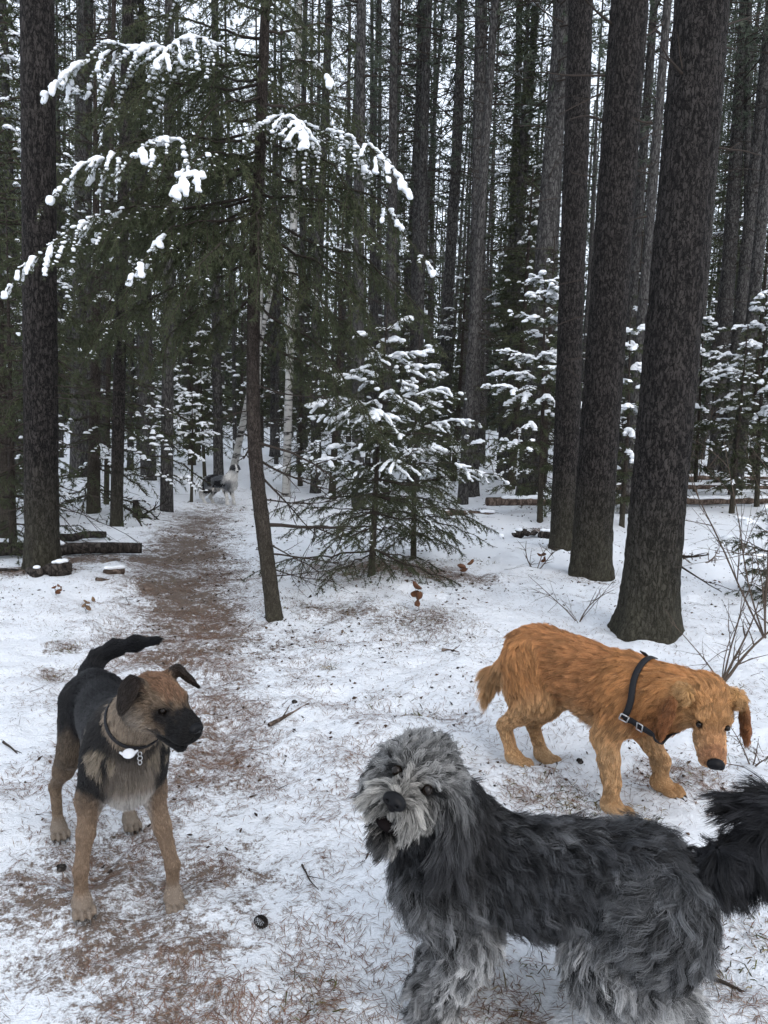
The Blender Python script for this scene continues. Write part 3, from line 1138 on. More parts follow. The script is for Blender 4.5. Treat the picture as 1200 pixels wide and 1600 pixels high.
# visible dead limbs on the near trunks: (tree, lean, start pixel, end pixel, radius, base)
def limb_px(root, b, sx, sy, ex, ey, dy, r, seed, forks=2):
    p = at(sx, sy, b[1]) - np.array(root.location)
    e = at(ex, ey, b[1] + dy) - np.array(root.location)
    dead_branch(root, p, e - p, np.linalg.norm(e - p), r, seed, forks=forks, curl=0.35)


for k, a in enumerate([(945, 118, 832, 118, -0.2, 0.012), (940, 146, 862, 166, -0.3, 0.009), (944, 190, 885, 172, -0.3, 0.011), (960, 42, 905, 0, -0.4, 0.016), (990, 70, 1040, 38, 0.2, 0.013), (930, 275, 880, 274, -0.2, 0.008), (912, 437, 870, 440, -0.2, 0.006), (914, 494, 820, 505, -0.3, 0.006),
                       (925, 560, 885, 555, -0.2, 0.008), (905, 590, 880, 567, -0.1, 0.005), (918, 848, 860, 846, -0.15, 0.005), (985, 228, 1040, 190, 0.1, 0.008), (985, 270, 1030, 262, 0.1, 0.007)]):
    limb_px(r2, b2, *a, 300 + k)
for k, a in enumerate([(1085, 130, 1025, 92, -0.35, 0.013), (1115, 230, 1195, 236, 0.1, 0.009), (1010, 338, 985, 345, -0.1, 0.008), (1130, 75, 1172, 70, 0.1, 0.007), (1120, 45, 1190, 20, 0.3, 0.009), (1018, 192, 985, 190, -0.1, 0.009), (1060, 870, 1110, 870, -0.2, 0.012), (1056, 880, 1130, 930, -0.4, 0.008)]):
    limb_px(r1, b1, *a, 330 + k)
for k, a in enumerate([(862, 200, 770, 185, -0.1, 0.007), (870, 310, 800, 320, -0.2, 0.007), (866, 390, 770, 385, -0.2, 0.006), (880, 35, 800, 5, -0.3, 0.01)]):
    limb_px(r3, b3, *a, 350 + k)
rg = np.random.default_rng(77)
for k in range(26):                                # brittle lower twigs round the left trunk
    y0 = 560 + 290 * rg.random()
    sd_ = -1 if k % 2 else 1
    limb_px(r5, b5, 66 + sd_ * 18, y0, 66 + sd_ * (60 + 80 * rg.random()), y0 + 10 + 50 * rg.random(), rg.normal() * 0.5, 0.0055, 370 + k, 4)

# ------------------------------------------------------------------ slender spruce with long snowy boughs in the middle
C_ = ground_at(430, 962)
croot = empty('spruce_tree', (C_[0], C_[1], gz(C_[0], C_[1]) - 0.05))
tag(croot, 'slender leaning spruce beside the trail with long drooping snow-covered boughs', 'tree')
cl = np.array(croot.location)
cpx = [(430, 965), (418, 880), (404, 770), (397, 690), (395, 600), (396, 480), (400, 360), (406, 240), (411, 120), (415, 0)]
cY = np.linspace(C_[1], C_[1] - 0.05, len(cpx))
cpath = [A3(0, 0, 0)] + [at(x, y, Y) - cl for (x, y), Y in zip(cpx[1:], cY[1:])]
cdir = unit(cpath[-1] - cpath[-2])
cpath.append(cpath[-1] + cdir * 3.4)
obj('trunk', trunk_mesh('trunk', cpath, 0.058, 0.010, 36, 200, 0.25, 0.003, 17, 50.0, 0.2), croot, M_BARKT)


def c_at(py):
    ys = [p[1] for p in cpx][::-1]
    xs = [p[0] for p in cpx][::-1]
    return at(np.interp(py, ys, xs), py, C_[1] - 0.02)


CB = [  # start y on the stem, tip pixel, tip distance, width, snow amount, snow zone
    (95, 66, 150, 5.0, 0.55, 0.62, (0.3, 1)), (88, 235, 110, 4.7, 0.5, 0.62, (0.35, 1)), (130, 110, 205, 5.3, 0.5, 0.15, (0.6, 1)), (60, 180, 60, 5.6, 0.5, 0.1, (0.6, 1)), (20, 250, -20, 5.2, 0.5, 0.2, (0.5, 1)), (150, 300, 230, 4.8, 0.45, 0.1, (0.7, 1)),
    (205, 60, 330, 4.9, 0.6, 0.5, (0.45, 1)), (220, 170, 290, 4.6, 0.5, 0.5, (0.55, 1)), (235, 260, 330, 4.4, 0.45, 0.45, (0.6, 1)), (250, 120, 390, 5.2, 0.5, 0.2, (0.5, 1)), (300, 5, 465, 4.7, 0.5, 0.5, (0.55, 1)), (310, 90, 430, 5.4, 0.5, 0.15, (0.5, 1)), (330, 200, 440, 4.7, 0.45, 0.5, (0.7, 1)),
    (340, 150, 520, 5.0, 0.5, 0.0, (0, 1)), (370, 260, 520, 4.8, 0.45, 0.05, (0.5, 1)), (400, 110, 600, 5.3, 0.45, 0.0, (0, 1)), (400, 310, 440, 4.4, 0.4, 0.25, (0.6, 1)), (430, 220, 600, 5.2, 0.45, 0.0, (0, 1)), (460, 300, 580, 5.5, 0.4, 0.0, (0, 1)),
    (110, 520, 135, 4.9, 0.4, 0.35, (0.6, 1)), (50, 560, 70, 5.4, 0.4, 0.1, (0.5, 1)), (200, 640, 305, 4.8, 0.5, 0.6, (0.25, 1)), (190, 480, 235, 4.7, 0.4, 0.65, (0.15, 1)), (215, 560, 330, 4.9, 0.45, 0.15, (0.4, 1)), (260, 680, 430, 4.9, 0.5, 0.45, (0.7, 1)), (300, 620, 420, 4.7, 0.5, 0.1, (0.4, 1)),
    (330, 700, 560, 5.2, 0.5, 0.15, (0.6, 1)), (360, 600, 540, 5.0, 0.5, 0.0, (0.6, 1)), (400, 520, 520, 4.9, 0.45, 0.1, (0.6, 1)), (430, 640, 640, 5.5, 0.45, 0.05, (0.6, 1)), (470, 560, 640, 5.2, 0.45, 0.0, (0.6, 1)), (520, 620, 720, 5.4, 0.4, 0.0, (0, 1)),
    (280, 400, 500, 4.5, 0.4, 0.1, (0.6, 1)), (150, 440, 180, 6.6, 0.45, 0.15, (0.4, 1)), (250, 380, 330, 6.9, 0.45, 0.1, (0.4, 1)), (350, 420, 450, 6.6, 0.4, 0.05, (0.4, 1)), (240, 330, 300, 6.4, 0.4, 0.1, (0.5, 1)), (30, 430, 20, 4.4, 0.4, 0.2, (0.5, 1)), (0, 330, -40, 4.8, 0.45, 0.1, (0.5, 1))]
CB += [(120, 200, 190, 6.9, 0.5, 0.12, (0.5, 1)), (180, 130, 270, 7.0, 0.5, 0.1, (0.5, 1)), (260, 220, 380, 6.9, 0.5, 0.12, (0.5, 1)), (320, 90, 520, 6.6, 0.5, 0.05, (0.5, 1)), (160, 560, 230, 6.8, 0.5, 0.12, (0.5, 1)),  (90, 330, 170, 6.6, 0.5, 0.1, (0.5, 1))]
for i, (sy, tx, ty, tY, wd, sn, zn) in enumerate(CB):
    a = c_at(sy) - cl
    b = at(tx, ty, tY) - cl
    build_bough(croot, a, b, wd * 1.15, 500 + i, (270, 0.027, 0.005), min(0.85, sn * 1.1 + 0.06), 0.4, 0.12, 0.018, 0.05, 0.14, True, 0.013, zn)
# bare lower limbs of the slender spruce
for k, (sy, ex, ey, dy, r) in enumerate([(690, 540, 720, -0.2, 0.012), (715, 500, 775, 0.2, 0.011), (735, 480, 830, 0.1, 0.010), (820, 600, 815, 0.8, 0.016), (865, 560, 870, 0.3, 0.008), (845, 520, 905, -0.2, 0.007), (900, 540, 905, 0.2, 0.006), (640, 330, 660, -0.4, 0.006), (690, 380, 715, -0.1, 0.012), (600, 520, 650, -0.4, 0.008), (780, 530, 800, -0.3, 0.007), (885, 520, 940, 0.1, 0.006)]):
    a = c_at(sy) - cl
    e = at(ex, ey, C_[1] + dy) - cl
    dead_branch(croot, a, e - a, np.linalg.norm(e - a), r, 600 + k, forks=6, curl=0.5)


# ------------------------------------------------------------------ young spruces: individual boughs in whorls
def young_spruce(label, px, py, toppx, toppy, rmax, n_whorl, seed, snow=0.5, lean=0.0, bare=0.22, per=7, needle=(230, 0.025, 0.0050), fine=True, Y=None, snow_r=0.0165, spacing=0.06, group=None):
    rng = np.random.default_rng(seed)
    b = ground_at(px, py)
    if Y is not None:
        b = at(px, py, Y)
    b[2] = gz(b[0], b[1])
    top = at(toppx, toppy, b[1])
    root = empty('young_spruce', (b[0], b[1], b[2] - 0.04))
    tag(root, label, 'tree', group)
    ax = top - b
    Ht = np.linalg.norm(ax)
    v = trunk_mesh('trunk', [A3(0, 0, 0), ax * 0.5 + A3(rng.normal() * 0.02, 0, 0), ax + A3(0, 0, 0.04)], 0.012 + 0.009 * Ht, 0.004, 14, 60, 0.2, 0.001, seed, 60, 0.1)
    obj('trunk', v, root, M_BARKT)
    for w in range(n_whorl):
        u = bare + (0.98 - bare) * (w / n_whorl) ** 0.9
        L = rmax * (1 - u) ** 0.8 * (1.08 if u > 0.3 else 0.85) + 0.07
        for j in range(per):
            az = j * 6.283 / per + w * 0.9 + rng.normal() * 0.25
            if rng.random() < 0.1:
                continue
            l_ = L * (0.45 + 0.85 * rng.random())
            d = A3(math.cos(az), math.sin(az), 0.32 * u - 0.30 * (1 - u) + rng.normal() * 0.14)
            a = ax * (u + rng.normal() * 0.006)
            sn = snow * sstep(0.1, 0.55, u) * (0.35 + 1.1 * rng.random())
            build_bough(root, a, a + d * l_, min(0.42 * l_ + 0.03, 0.30), seed * 100 + w * 10 + j, needle, sn, 0.22, 0.06, snow_r, spacing, 0.12, fine, 0.004 + 0.006 * l_, (0.2, 1))
    return root


young_spruce('young spruce thick with snow, its thin stem beside the slender leaning spruce', 580, 905, 606, 478, 1.12, 15, 61, 0.55, bare=0.12)
young_spruce('smaller snowy young spruce just right of the thickest snowy one', 646, 880, 656, 520, 1.0, 13, 62, 0.55, bare=0.14, Y=7.9)
young_spruce('low sapling spruce with bare thin stem near the merle dog', 299, 760, 300, 600, 0.75, 7, 63, 0.62, bare=0.42, per=6, needle=(130, 0.05, 0.012), fine=False, Y=14.5, snow_r=0.035, spacing=0.11)
young_spruce('thin-stemmed sapling spruce beside the path, left of the merle dog', 267, 762, 266, 560, 0.8, 8, 64, 0.6, bare=0.42, per=6, needle=(130, 0.05, 0.012), fine=False, Y=15, snow_r=0.035, spacing=0.11)
young_spruce('snow-dusted sapling spruce standing behind the far saplings by the path', 320, 730, 312, 500, 1.1, 9, 65, 0.6, bare=0.3, per=6, needle=(110, 0.055, 0.014), fine=False, Y=18, snow_r=0.04, spacing=0.13)

NB = dict(needle=(120, 0.05, 0.013), fine=False, snow_r=0.05, spacing=0.12)
young_spruce('snow-laden spruce with heavy snow pads, left of the slimmer half-hidden trunk', 846, 770, 852, 400, 1.25, 11, 66, 0.75, bare=0.14, per=7, Y=11.5, **NB)
young_spruce('snowy spruce filling the right edge beyond the pair of leaning trunks', 1185, 760, 1200, 430, 1.5, 12, 67, 0.75, bare=0.12, per=7, Y=13.5, **NB)
young_spruce('snowy spruce showing in the gap right of the second thick trunk', 975, 770, 985, 480, 1.0, 9, 68, 0.75, bare=0.16, per=6, Y=11.0, **NB)
young_spruce('snowy spruce half hidden just right of the thickest trunk', 1088, 740, 1100, 470, 1.2, 9, 69, 0.75, bare=0.16, per=7, Y=15.5, **NB)
young_spruce('small green spruce with snow tips at the right edge above the bare shrub', 1200, 870, 1225, 780, 0.5, 5, 70, 0.5, bare=0.1, per=7, Y=6.6, needle=(260, 0.025, 0.006), fine=True, snow_r=0.02, spacing=0.07)

young_spruce('drooping dark young spruce at the left edge beside the thick trunk', 20, 850, 10, 330, 1.2, 13, 71, 0.25, bare=0.1, per=6, Y=7.9, needle=(260, 0.027, 0.006), fine=True, snow_r=0.018, spacing=0.08)

# live boughs hanging from the dark slim trunk and the thick trunk at the left
for k, (rt_, bb_, sx, sy, tx, ty, dy, wd, sn) in enumerate([(r6, b6, 186, 250, 60, 330, -1.6, 0.55, 0.2), (r6, b6, 186, 300, 290, 380, -0.8, 0.5, 0.15), (r6, b6, 185, 350, 70, 450, -1.4, 0.55, 0.15), (r6, b6, 184, 400, 280, 480, -0.6, 0.5, 0.1), (r6, b6, 184, 430, 90, 540, -1.2, 0.55, 0.1), (r6, b6, 183, 470, 270, 560, -1.0, 0.5, 0.1),
                                                    (r6, b6, 183, 500, 60, 610, -1.5, 0.5, 0.0), (r6, b6, 183, 520, 250, 610, -0.4, 0.45, 0.0), (r6, b6, 183, 380, 200, 500, -1.3, 0.5, 0.1), (r6, b6, 182, 450, 130, 600, -1.0, 0.5, 0.0), (r6, b6, 187, 200, 280, 280, 0.8, 0.5, 0.1), (r6, b6, 185, 330, 110, 420, 0.9, 0.5, 0.1),
                                                    (r5, b5, 62, 380, -60, 480, 0.4, 0.5, 0.1), (r5, b5, 62, 450, 150, 560, 0.6, 0.5, 0.05), (r5, b5, 64, 520, -50, 620, 0.2, 0.5, 0.0), (r5, b5, 66, 540, 160, 640, 0.5, 0.45, 0.0), (r5, b5, 62, 300, 150, 400, 0.8, 0.5, 0.1), (r5, b5, 62, 600, -40, 700, 0.1, 0.4, 0.0)]):
    o_ = np.array(rt_.location)
    build_bough(rt_, at(sx, sy, bb_[1]) - o_, at(tx, ty, bb_[1] + dy) - o_, wd, 2000 + k, (200, 0.034, 0.0075), sn, 0.4, 0.1, 0.024, 0.075, 0.15, True, 0.014, (0.5, 1))

# ================================================================== trees of the stand behind
def spruce_parts(seed, Ht, R, whorls, per, per_m, ln, wd, bare=0.12, snow=0.45, snow_r=0.07, spacing=0.16, keep=0.75):
    """needles, wood and snow of a whole spruce crown as arrays (standing at the origin)"""
    rng = np.random.default_rng(seed)
    p0, p1, lv, al, up = [], [], [], [], []
    for w in range(whorls):
        u = bare + (0.985 - bare) * (w / whorls)
        L = R * (1 - u) ** 0.75 + 0.08
        for j in range(per):
            az = j * 6.283 / per + w * 1.1 + rng.normal() * 0.3
            l_ = L * (0.6 + 0.6 * rng.random())
            a = A3(0, 0, Ht * (u + rng.normal() * 0.008))
            b = a + A3(math.cos(az), math.sin(az), 0.3 * u - 0.42 * (1 - u) + rng.normal() * 0.08) * l_
            for s in bough_segments(a, b, 0.36 * l_, rng, 0.3, 0.05, False, spacing, 0.15):
                p0.append(s[0]); p1.append(s[1]); lv.append(s[2]); al.append(s[3]); up.append(u)
    p0, p1, lv, al, up = map(np.array, (p0, p1, lv, al, up))
    k = (al > 0.15)
    nv, nt = needles_on(p0[k], p1[k], per_m, ln, wd, rng)
    m = lv == 0
    wv, wq = prisms(p0[m], p1[m], 0.012, 0.008, 3)
    mid = (p0 + p1) / 2
    nz = noise3(mid * 2.6 + seed, seed)
    k = (nz > 1 - snow) & (al > 0.35) & (rng.random(len(mid)) < keep) & (up > 0.05)
    mid = mid[k]
    r = snow_r * (0.45 + 0.8 * rng.random(len(mid)))
    sv, st, sq = snow_caps(mid + A3(0, 0, 1) * (r * 0.3)[:, None], r, rng)
    return (nv, nt), (wv, wq), (sv, st, sq)


def spruce_meshes(seed, *a, **k):
    (nv, nt), (wv, wq), (sv, st, sq) = spruce_parts(seed, *a, **k)
    g = Geo()
    g.add(nv, nt)
    g.add(wv, None, wq)
    me = g.build('crown')
    me.materials.append(M_NEED)
    me.materials.append(M_TWIG)
    mi = np.zeros(len(me.polygons), np.int32)
    mi[-len(wq):] = 1
    me.polygons.foreach_set('material_index', mi)
    sm = mesh_np('snow', sv, [st, sq], None, True)
    sm.materials.append(M_SNOW)
    return me, sm


SPR = [spruce_meshes(700 + i, 6.0, (1.25, 1.0, 1.45, 0.85)[i], (20, 22, 19, 22)[i], 7, 60, 0.075, 0.013, bare=(0.1, 0.16, 0.06, 0.22)[i], snow=(0.34, 0.28, 0.38, 0.3)[i], snow_r=0.04, keep=1.0) for i in range(4)]
SPR_TRUNK = trunk_mesh('trunk', [A3(0, 0, -0.1), A3(0.03, 0, 3), A3(0, 0, 6.0)], 0.085, 0.012, 14, 30, 0.2, 0.003, 5)
SPR_TRUNK.materials.append(M_BARKT)
TALL = [spruce_meshes(720 + i, 15.0, (1.7, 1.35)[i], 36, 7, 40, 0.13, 0.028, bare=(0.12, 0.3)[i], snow=0.22, snow_r=0.09, spacing=0.26) for i in range(2)]
TALL_TRUNK = trunk_mesh('trunk', [A3(0, 0, -0.1), A3(0.05, 0, 7), A3(0, 0, 15.0)], 0.16, 0.02, 16, 40, 0.2, 0.004, 6)
TALL_TRUNK.materials.append(M_BARKF)
PTRUNK = []
for i in range(4):
    rgp = np.random.default_rng(900 + i)
    PTRUNK.append(trunk_mesh('trunk', [A3(0, 0, -0.15)] + [A3(rgp.normal() * 0.06, rgp.normal() * 0.06, z) for z in (4, 9, 14)] + [A3(0, 0, 20.5)], 0.125, 0.03, 14, 46, 0.22, 0.006, 40 + i, 12.0))
    PTRUNK[-1].materials.append(M_BARKF)


def put_tree(kind, i, x, y, s, sz, lean, rz, label, group=None, name=None):
    root = empty(name or ('pine_tree' if kind == 'pine' else 'spruce_tree'), (x, y, float(height(x, y)) - 0.02), rz)
    root.rotation_euler = (lean[1], lean[0], rz)
    root.scale = (s, s, sz)
    tag(root, label, 'tree', group)
    if kind == 'pine':
        obj('trunk', PTRUNK[i % 4], root)
        obj('crown', PINE_CROWNS[i % 4], root)
        tag(obj('dead_twigs', TWIGS[(i + 1) % 4], root, M_TWIG), kind='stuff')
    else:
        me, sm = (SPR[i % 4] if kind == 'spruce' else TALL[i % 2])
        obj('trunk', SPR_TRUNK if kind == 'spruce' else TALL_TRUNK, root)
        c = obj('crown', me, root)
        tag(obj('snow', sm, c), kind='stuff')
    return root


TAKEN = [(r_.location[0], r_.location[1]) for r_ in (r1, r2, r3, r4, r5, r6, r7, r8, r9, r10)]


def by_px(kind, px, py, Y, wpx, topx, i, label, hgt=None, group=None):
    """a background tree whose stem passes px at row py and topx at row 0"""
    p = at(px, py, Y)
    t = at(topx, 0, Y)
    z0 = float(height(p[0], Y))
    k = (t[0] - p[0]) / (t[2] - p[2])
    x = p[0] - k * (p[2] - z0)
    s = wpx / FPX * Y / (0.25 if kind == 'pine' else 0.17)
    TAKEN.append((x, Y))
    return put_tree(kind, i, x, Y, s if kind == 'pine' else (hgt or 6) / 6.0, 1.0 if kind == 'pine' else (hgt or 6) / 6.0, (math.atan(k), 0), i * 1.3, label, group)


PINES = [(560, 600, 13.5, 20, 562, 'straight dark trunk rising behind the snowy young spruces'), (612, 300, 15, 17, 619, 'grey trunk standing clear at top, left of the V-shaped pair'), (660, 380, 16, 17, 673, 'darker stem of the close V-shaped pair of trunks'),
         (668, 380, 16.6, 17, 692, 'leaning stem of the close V-shaped pair of trunks'), (705, 380, 19, 21, 716, 'wide grey trunk between the V-shaped pair and pale straight trunk'), (757, 300, 13.8, 17, 778, 'brown-grey trunk leaning right beside the pale straight trunk'),
         (272, 500, 13, 20, 292, 'dark trunk behind the upper boughs, left of the slender leaning spruce'), (240, 560, 17, 14, 247, 'thin trunk left of the dark trunk behind the upper boughs'), (345, 500, 18, 16, 352, 'thin grey trunk among many, just left of the slender leaning spruce'),
         (500, 500, 16, 17, 512, 'grey-brown trunk right of the white birches'), (1012, 400, 12.5, 17, 1047, 'thin trunk seen in the gap between two thickest right trunks'), (997, 400, 15, 17, 1026, 'slim trunk in the bright gap, left of the other thin trunk'),
         (850, 640, 17, 20, 884, 'shaded trunk behind the grey right-leaning trunk'), (150, 640, 18, 11, 158, 'thin far trunk between the two dark trunks at left edge'), (205, 640, 19, 10, 216, 'thin far pole right of the dark slim trunk'), (470, 640, 20, 12, 480, 'thin shaded trunk behind the lean spruce and birches'),
         (690, 640, 20, 13, 703, 'thin trunk half hidden by the smaller snowy young spruce'), (785, 600, 18, 17, 800, 'shaded trunk above the end of the fallen log'), (1085, 600, 17, 15, 1120, 'thin trunk behind the thickest right trunk'), (1165, 600, 19, 13, 1180, 'thin far trunk by the right edge')]
for i, (px, py, Y, w, tx, lb) in enumerate(PINES):
    by_px('pine', px, py, Y, w, tx, i, lb)

# birches with white bark
for i, (px, py, w, tx, lb, Y) in enumerate([(448, 690, 13, 468, 'white-barked birch, taller and straighter of the pair behind the slender spruce', 15.5), (398, 690, 11, 418, 'white-barked birch just behind the slender leaning spruce', 16.5)]):
    rt, bb, ll, ww = stem('birch_tree', lb, px, py, w, tx, M_BIRCH, 18, 90, height_m=15, taper=0.5, flare=0.15, rough=0.003, seed=30 + i, Y=Y)
    dead = TWIGS[i]
    o = tag(obj('dead_twigs', dead, rt, M_TWIG), kind='stuff')
    o.matrix_local = Matrix(((1, 0, ll[0], 0), (0, 1, ll[1], 0), (0, 0, 1, 0), (0, 0, 0, 1)))
    TAKEN.append((bb[0], bb[1]))
rt, bb, ll, ww = stem('birch_tree', 'short leaning white birch trunk near the merle dog', 362, 698, 12, 520, M_BIRCH, 18, 60, height_m=5.5, taper=0.55, flare=0.15, rough=0.004, seed=33, Y=19)
TAKEN.append((bb[0], bb[1]))

SPRUCES = [('tall', 622, 700, 24, 14, 622, 'tall dark spruce with dense crown behind the V-shaped pair'), ('tall', 800, 700, 17, 11, 815, 'tall snowy spruce behind the grey right-leaning trunk'), ('spruce', 850, 720, 13.5, 4.6, 850, 'snow-laden spruce just left of the slimmer half-hidden trunk'),
           ('spruce', 800, 720, 16, 6.5, 800, 'snowy mid-height spruce behind the pale straight trunk'), ('spruce', 1175, 740, 17, 6.0, 1190, 'snowy spruce behind the pair of leaning trunks at the right edge'), ('spruce', 1040, 720, 15, 5.0, 1050, 'snowy spruce seen between the two thickest right trunks'),
           ('spruce', 985, 720, 13, 4.0, 990, 'low snowy spruce behind the second thick trunk'), ('tall', 30, 760, 14, 12, 20, 'tall dark spruce behind the thick trunk at the left edge'), ('spruce', 15, 780, 10.5, 4.2, 10, 'low twiggy spruce at the left edge beyond the logs'),
           ('spruce', 520, 700, 15, 5.5, 525, 'snow-dusted spruce behind the left side of the young snowy spruces'), ('spruce', 225, 690, 19, 4.6, 228, 'small snowy spruce beyond the trail bend'), ('tall', 230, 690, 17, 12, 236, 'tall dark spruce rising beyond the trail, behind the upper boughs'),
           ('spruce', 710, 700, 18, 5.2, 715, 'snowy spruce right behind the smaller young spruce'), ('tall', 1120, 690, 24, 13, 1150, 'tall pale-green spruce far behind the right-edge pair'), ('tall', 430, 690, 25, 14, 440, 'tall dim spruce behind the birches'), ('tall', 90, 700, 22, 13, 95, 'tall dim spruce far behind the left-edge trunks'),
           ('spruce', 470, 700, 17, 4.2, 472, 'low snow-flecked spruce behind the birch stems'), ('spruce', 1150, 720, 13, 3.2, 1160, 'low snowy spruce just beyond the fallen logs at the right'),
           ('spruce', 145, 760, 12, 7.5, 150, 'dark full spruce behind the dark slim trunk near the left logs'), ('spruce', 8, 780, 9.0, 7.0, 4, 'dark drooping spruce at the left edge behind the thick trunk'), ('spruce', 300, 700, 21, 7.5, 303, 'dim spruce beyond the bend of the trail')]
for i, (kd_, px, py, Y, hg, tx, lb) in enumerate(SPRUCES):
    p = at(px, py, Y)
    TAKEN.append((p[0], Y))
    s = hg / (6.0 if kd_ == 'spruce' else 15.0)
    put_tree(kd_, i, p[0], Y, s * (1.15 if kd_ == 'tall' else 1.0), s, (0.02, 0), i * 2.1, lb)

# the countless others of the stand
rg = np.random.default_rng(2024)
made = 0
for _ in range(6000):
    if made >= 185:
        break
    y = 13 + 35 * rg.random() ** 0.8
    x = (rg.random() * 2 - 1) * (0.62 * y + 2)
    cxt = np.interp(min(y, 30), TR[:, 1], TR[:, 0])
    if y < 22 and abs(x - cxt - 0.3) < 1.6:
        continue
    if min((x - a) ** 2 + (y - b) ** 2 for a, b in TAKEN) < (0.9 + 0.012 * y) ** 2:
        continue
    TAKEN.append((x, y))
    made += 1
    if made % 5 < 4 or y < 18:
        s = 0.5 + 0.6 * rg.random()
        put_tree('pine', made, x, y, s, 0.8 + 0.3 * rg.random(), (0.025 * rg.normal() + 0.0, 0.02 * rg.normal()), rg.random() * 6.28, 'slim bare-trunked pine in the crowded stand far beyond the dogs', 'slim pines of the crowded stand')
    else:
        s = 0.45 + 0.6 * rg.random()
        put_tree('spruce', made, x, y, s, s, (0, 0), rg.random() * 6.28, 'snow-flecked understorey spruce in the crowded stand far beyond the dogs', 'understorey spruces of the stand')


# ------------------------------------------------------------------ the wood behind, one mass
def far_wood():
    rng = np.random.default_rng(31)
    n = 420
    y = 46 + 44 * rng.random(n) ** 0.9
    x = (rng.random(n) * 2 - 1) * (0.66 * y + 6)
    z = height(x, y) - 0.2
    h = 17 + 5 * rng.random(n)
    r = 0.10 + 0.08 * rng.random(n)
    p0 = np.stack([x, y, z], 1)
    p1 = p0 + np.stack([rng.normal(size=n) * 0.5, rng.normal(size=n) * 0.5, h], 1)
    root = empty('far_forest', (0, 60, 0.5))
    tag(root, 'dense distant conifer wood closing the view between the trunks', 'forest', kind='stuff')
    g = Geo()
    v, q = prisms(p0, p1, r, r * 0.3, 6)
    g.add(v, None, q)
    m = g.build('trunks', True)
    o = obj('trunks', m, root, M_BARKF, (0, -60, -0.5))
    tag(o, kind='stuff')
    g = Geo()
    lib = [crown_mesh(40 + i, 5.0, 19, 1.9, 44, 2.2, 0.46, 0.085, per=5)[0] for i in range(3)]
    lib = [(np.concatenate(k.v[:-1]), np.concatenate(k.t)) for k in lib]
    for i in range(n):
        if rng.random() < 0.8:
            v, t = lib[i % 3]
            a = rng.random() * 6.28
            R = np.array([[math.cos(a), -math.sin(a), 0], [math.sin(a), math.cos(a), 0], [0, 0, 1]])
            g.add(v @ R.T * A3(1, 1, h[i] / 20) + p0[i], t)
    lib2 = [spruce_parts(60 + i, 6.0, 1.25, 10, 6, 5.0, 0.5, 0.13, bare=0.05, snow=0.4, snow_r=0.16, spacing=0.55, keep=0.10) for i in range(3)]
    gs = Geo()
    for i in range(330):
        yy = 40 + 40 * rng.random()
        xx = (rng.random() * 2 - 1) * (0.66 * yy + 6)
        s = 0.7 + 1.3 * rng.random() ** 1.3
        (nv, nt), _, (sv, st, sq) = lib2[i % 3]
        o3 = A3(xx, yy, float(height(xx, yy)))
        g.add(nv * s + o3, nt)
        gs.add(sv * s + o3, st, sq)
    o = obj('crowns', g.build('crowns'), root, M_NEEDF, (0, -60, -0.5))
    tag(o, kind='stuff')
    o = obj('snow', gs.build('snow', True), root, M_SNOW, (0, -60, -0.5))
    tag(o, kind='stuff')


far_wood()

# ================================================================== fallen wood, shrubs and small things
def log_px(label, a, b, r, mat, seed, name='fallen_log', snow=0.6, lift=0.0, ra=None):
    p, e = ground_at(*a) if len(a) == 2 else at(*a), ground_at(*b) if len(b) == 2 else at(*b)
    zz = (gz(p[0], p[1]) + gz(e[0], e[1])) / 2 + r * 0.55 + lift
    p[2], e[2] = zz + r * 0.15, zz - r * 0.15
    root = empty(name, (p + e) / 2 * A3(1, 1, 0) + A3(0, 0, min(p[2], e[2]) - r))
    c = np.array(root.location)
    rng = np.random.default_rng(seed)
    path = np.array([p + (e - p) * t + A3(0, 0, 0.006 * rng.normal()) for t in np.linspace(0, 1, 7)]) - c
    obj('trunk', trunk_mesh('trunk', path, r, r * 0.8, 22, 70, 0.02, r * 0.06, seed, 20.0), root, mat)
    if snow > 0:
        L = np.linalg.norm(e - p)
        n = int(L / (r * 0.55))
        t = np.linspace(0.01, 0.99, n)
        P = np.array([p + (e - p) * q for q in t]) - c + A3(0, 0, r * 0.86)
        k = noise3(P * 3.1 + seed, seed) < snow
        if k.any():
            v, q = snow_skin(P[k] + rng.normal(size=(k.sum(), 3)) * r * 0.12, r * (0.5 + 0.25 * rng.random(k.sum())), max(0.012, r * 0.22))
            tag(obj('snow', mesh_np('snow', v, q, None, True), root, M_SNOW), kind='stuff')
    tag(root, label, 'log')
    return root


M_LOG = bark_mat('log_bark', (0.016, 0.014, 0.013), (0.045, 0.038, 0.033), (0.10, 0.085, 0.075), 20, 0.8)
M_LOGR = bark_mat('barkless_log', (0.05, 0.036, 0.028), (0.12, 0.088, 0.07), (0.22, 0.17, 0.14), 12, 0.5)
log_px('long dark fallen log lying behind the thick left trunk', (-40, 872), (222, 868), 0.07, M_LOG, 1, snow=0.3, lift=0.05)
log_px('short dark rotting log piled above the long left log', (60, 850), (165, 845), 0.05, M_LOG, 2, snow=0.35, lift=0.02)
log_px('thin dark log end poking out at the left edge', (-60, 895), (38, 893), 0.035, M_LOG, 3, snow=0.3)
log_px('long snow-topped fallen log crossing behind the thick trunks', (760, 803), (1240, 788), 0.07, M_LOGR, 4, snow=0.6, lift=0.09)
log_px('thinner snow-covered pole lying above the long fallen log', (940, 782), (1240, 770), 0.06, M_LOGR, 5, snow=0.7, lift=0.16)
log_px('farther snowy pole lying behind the right trunks', (930, 768), (1240, 756), 0.055, M_LOGR, 6, snow=0.7, lift=0.16)
log_px('bare log lying low behind the young snowy spruces', (690, 806), (770, 803), 0.06, M_LOGR, 7, snow=0.5)
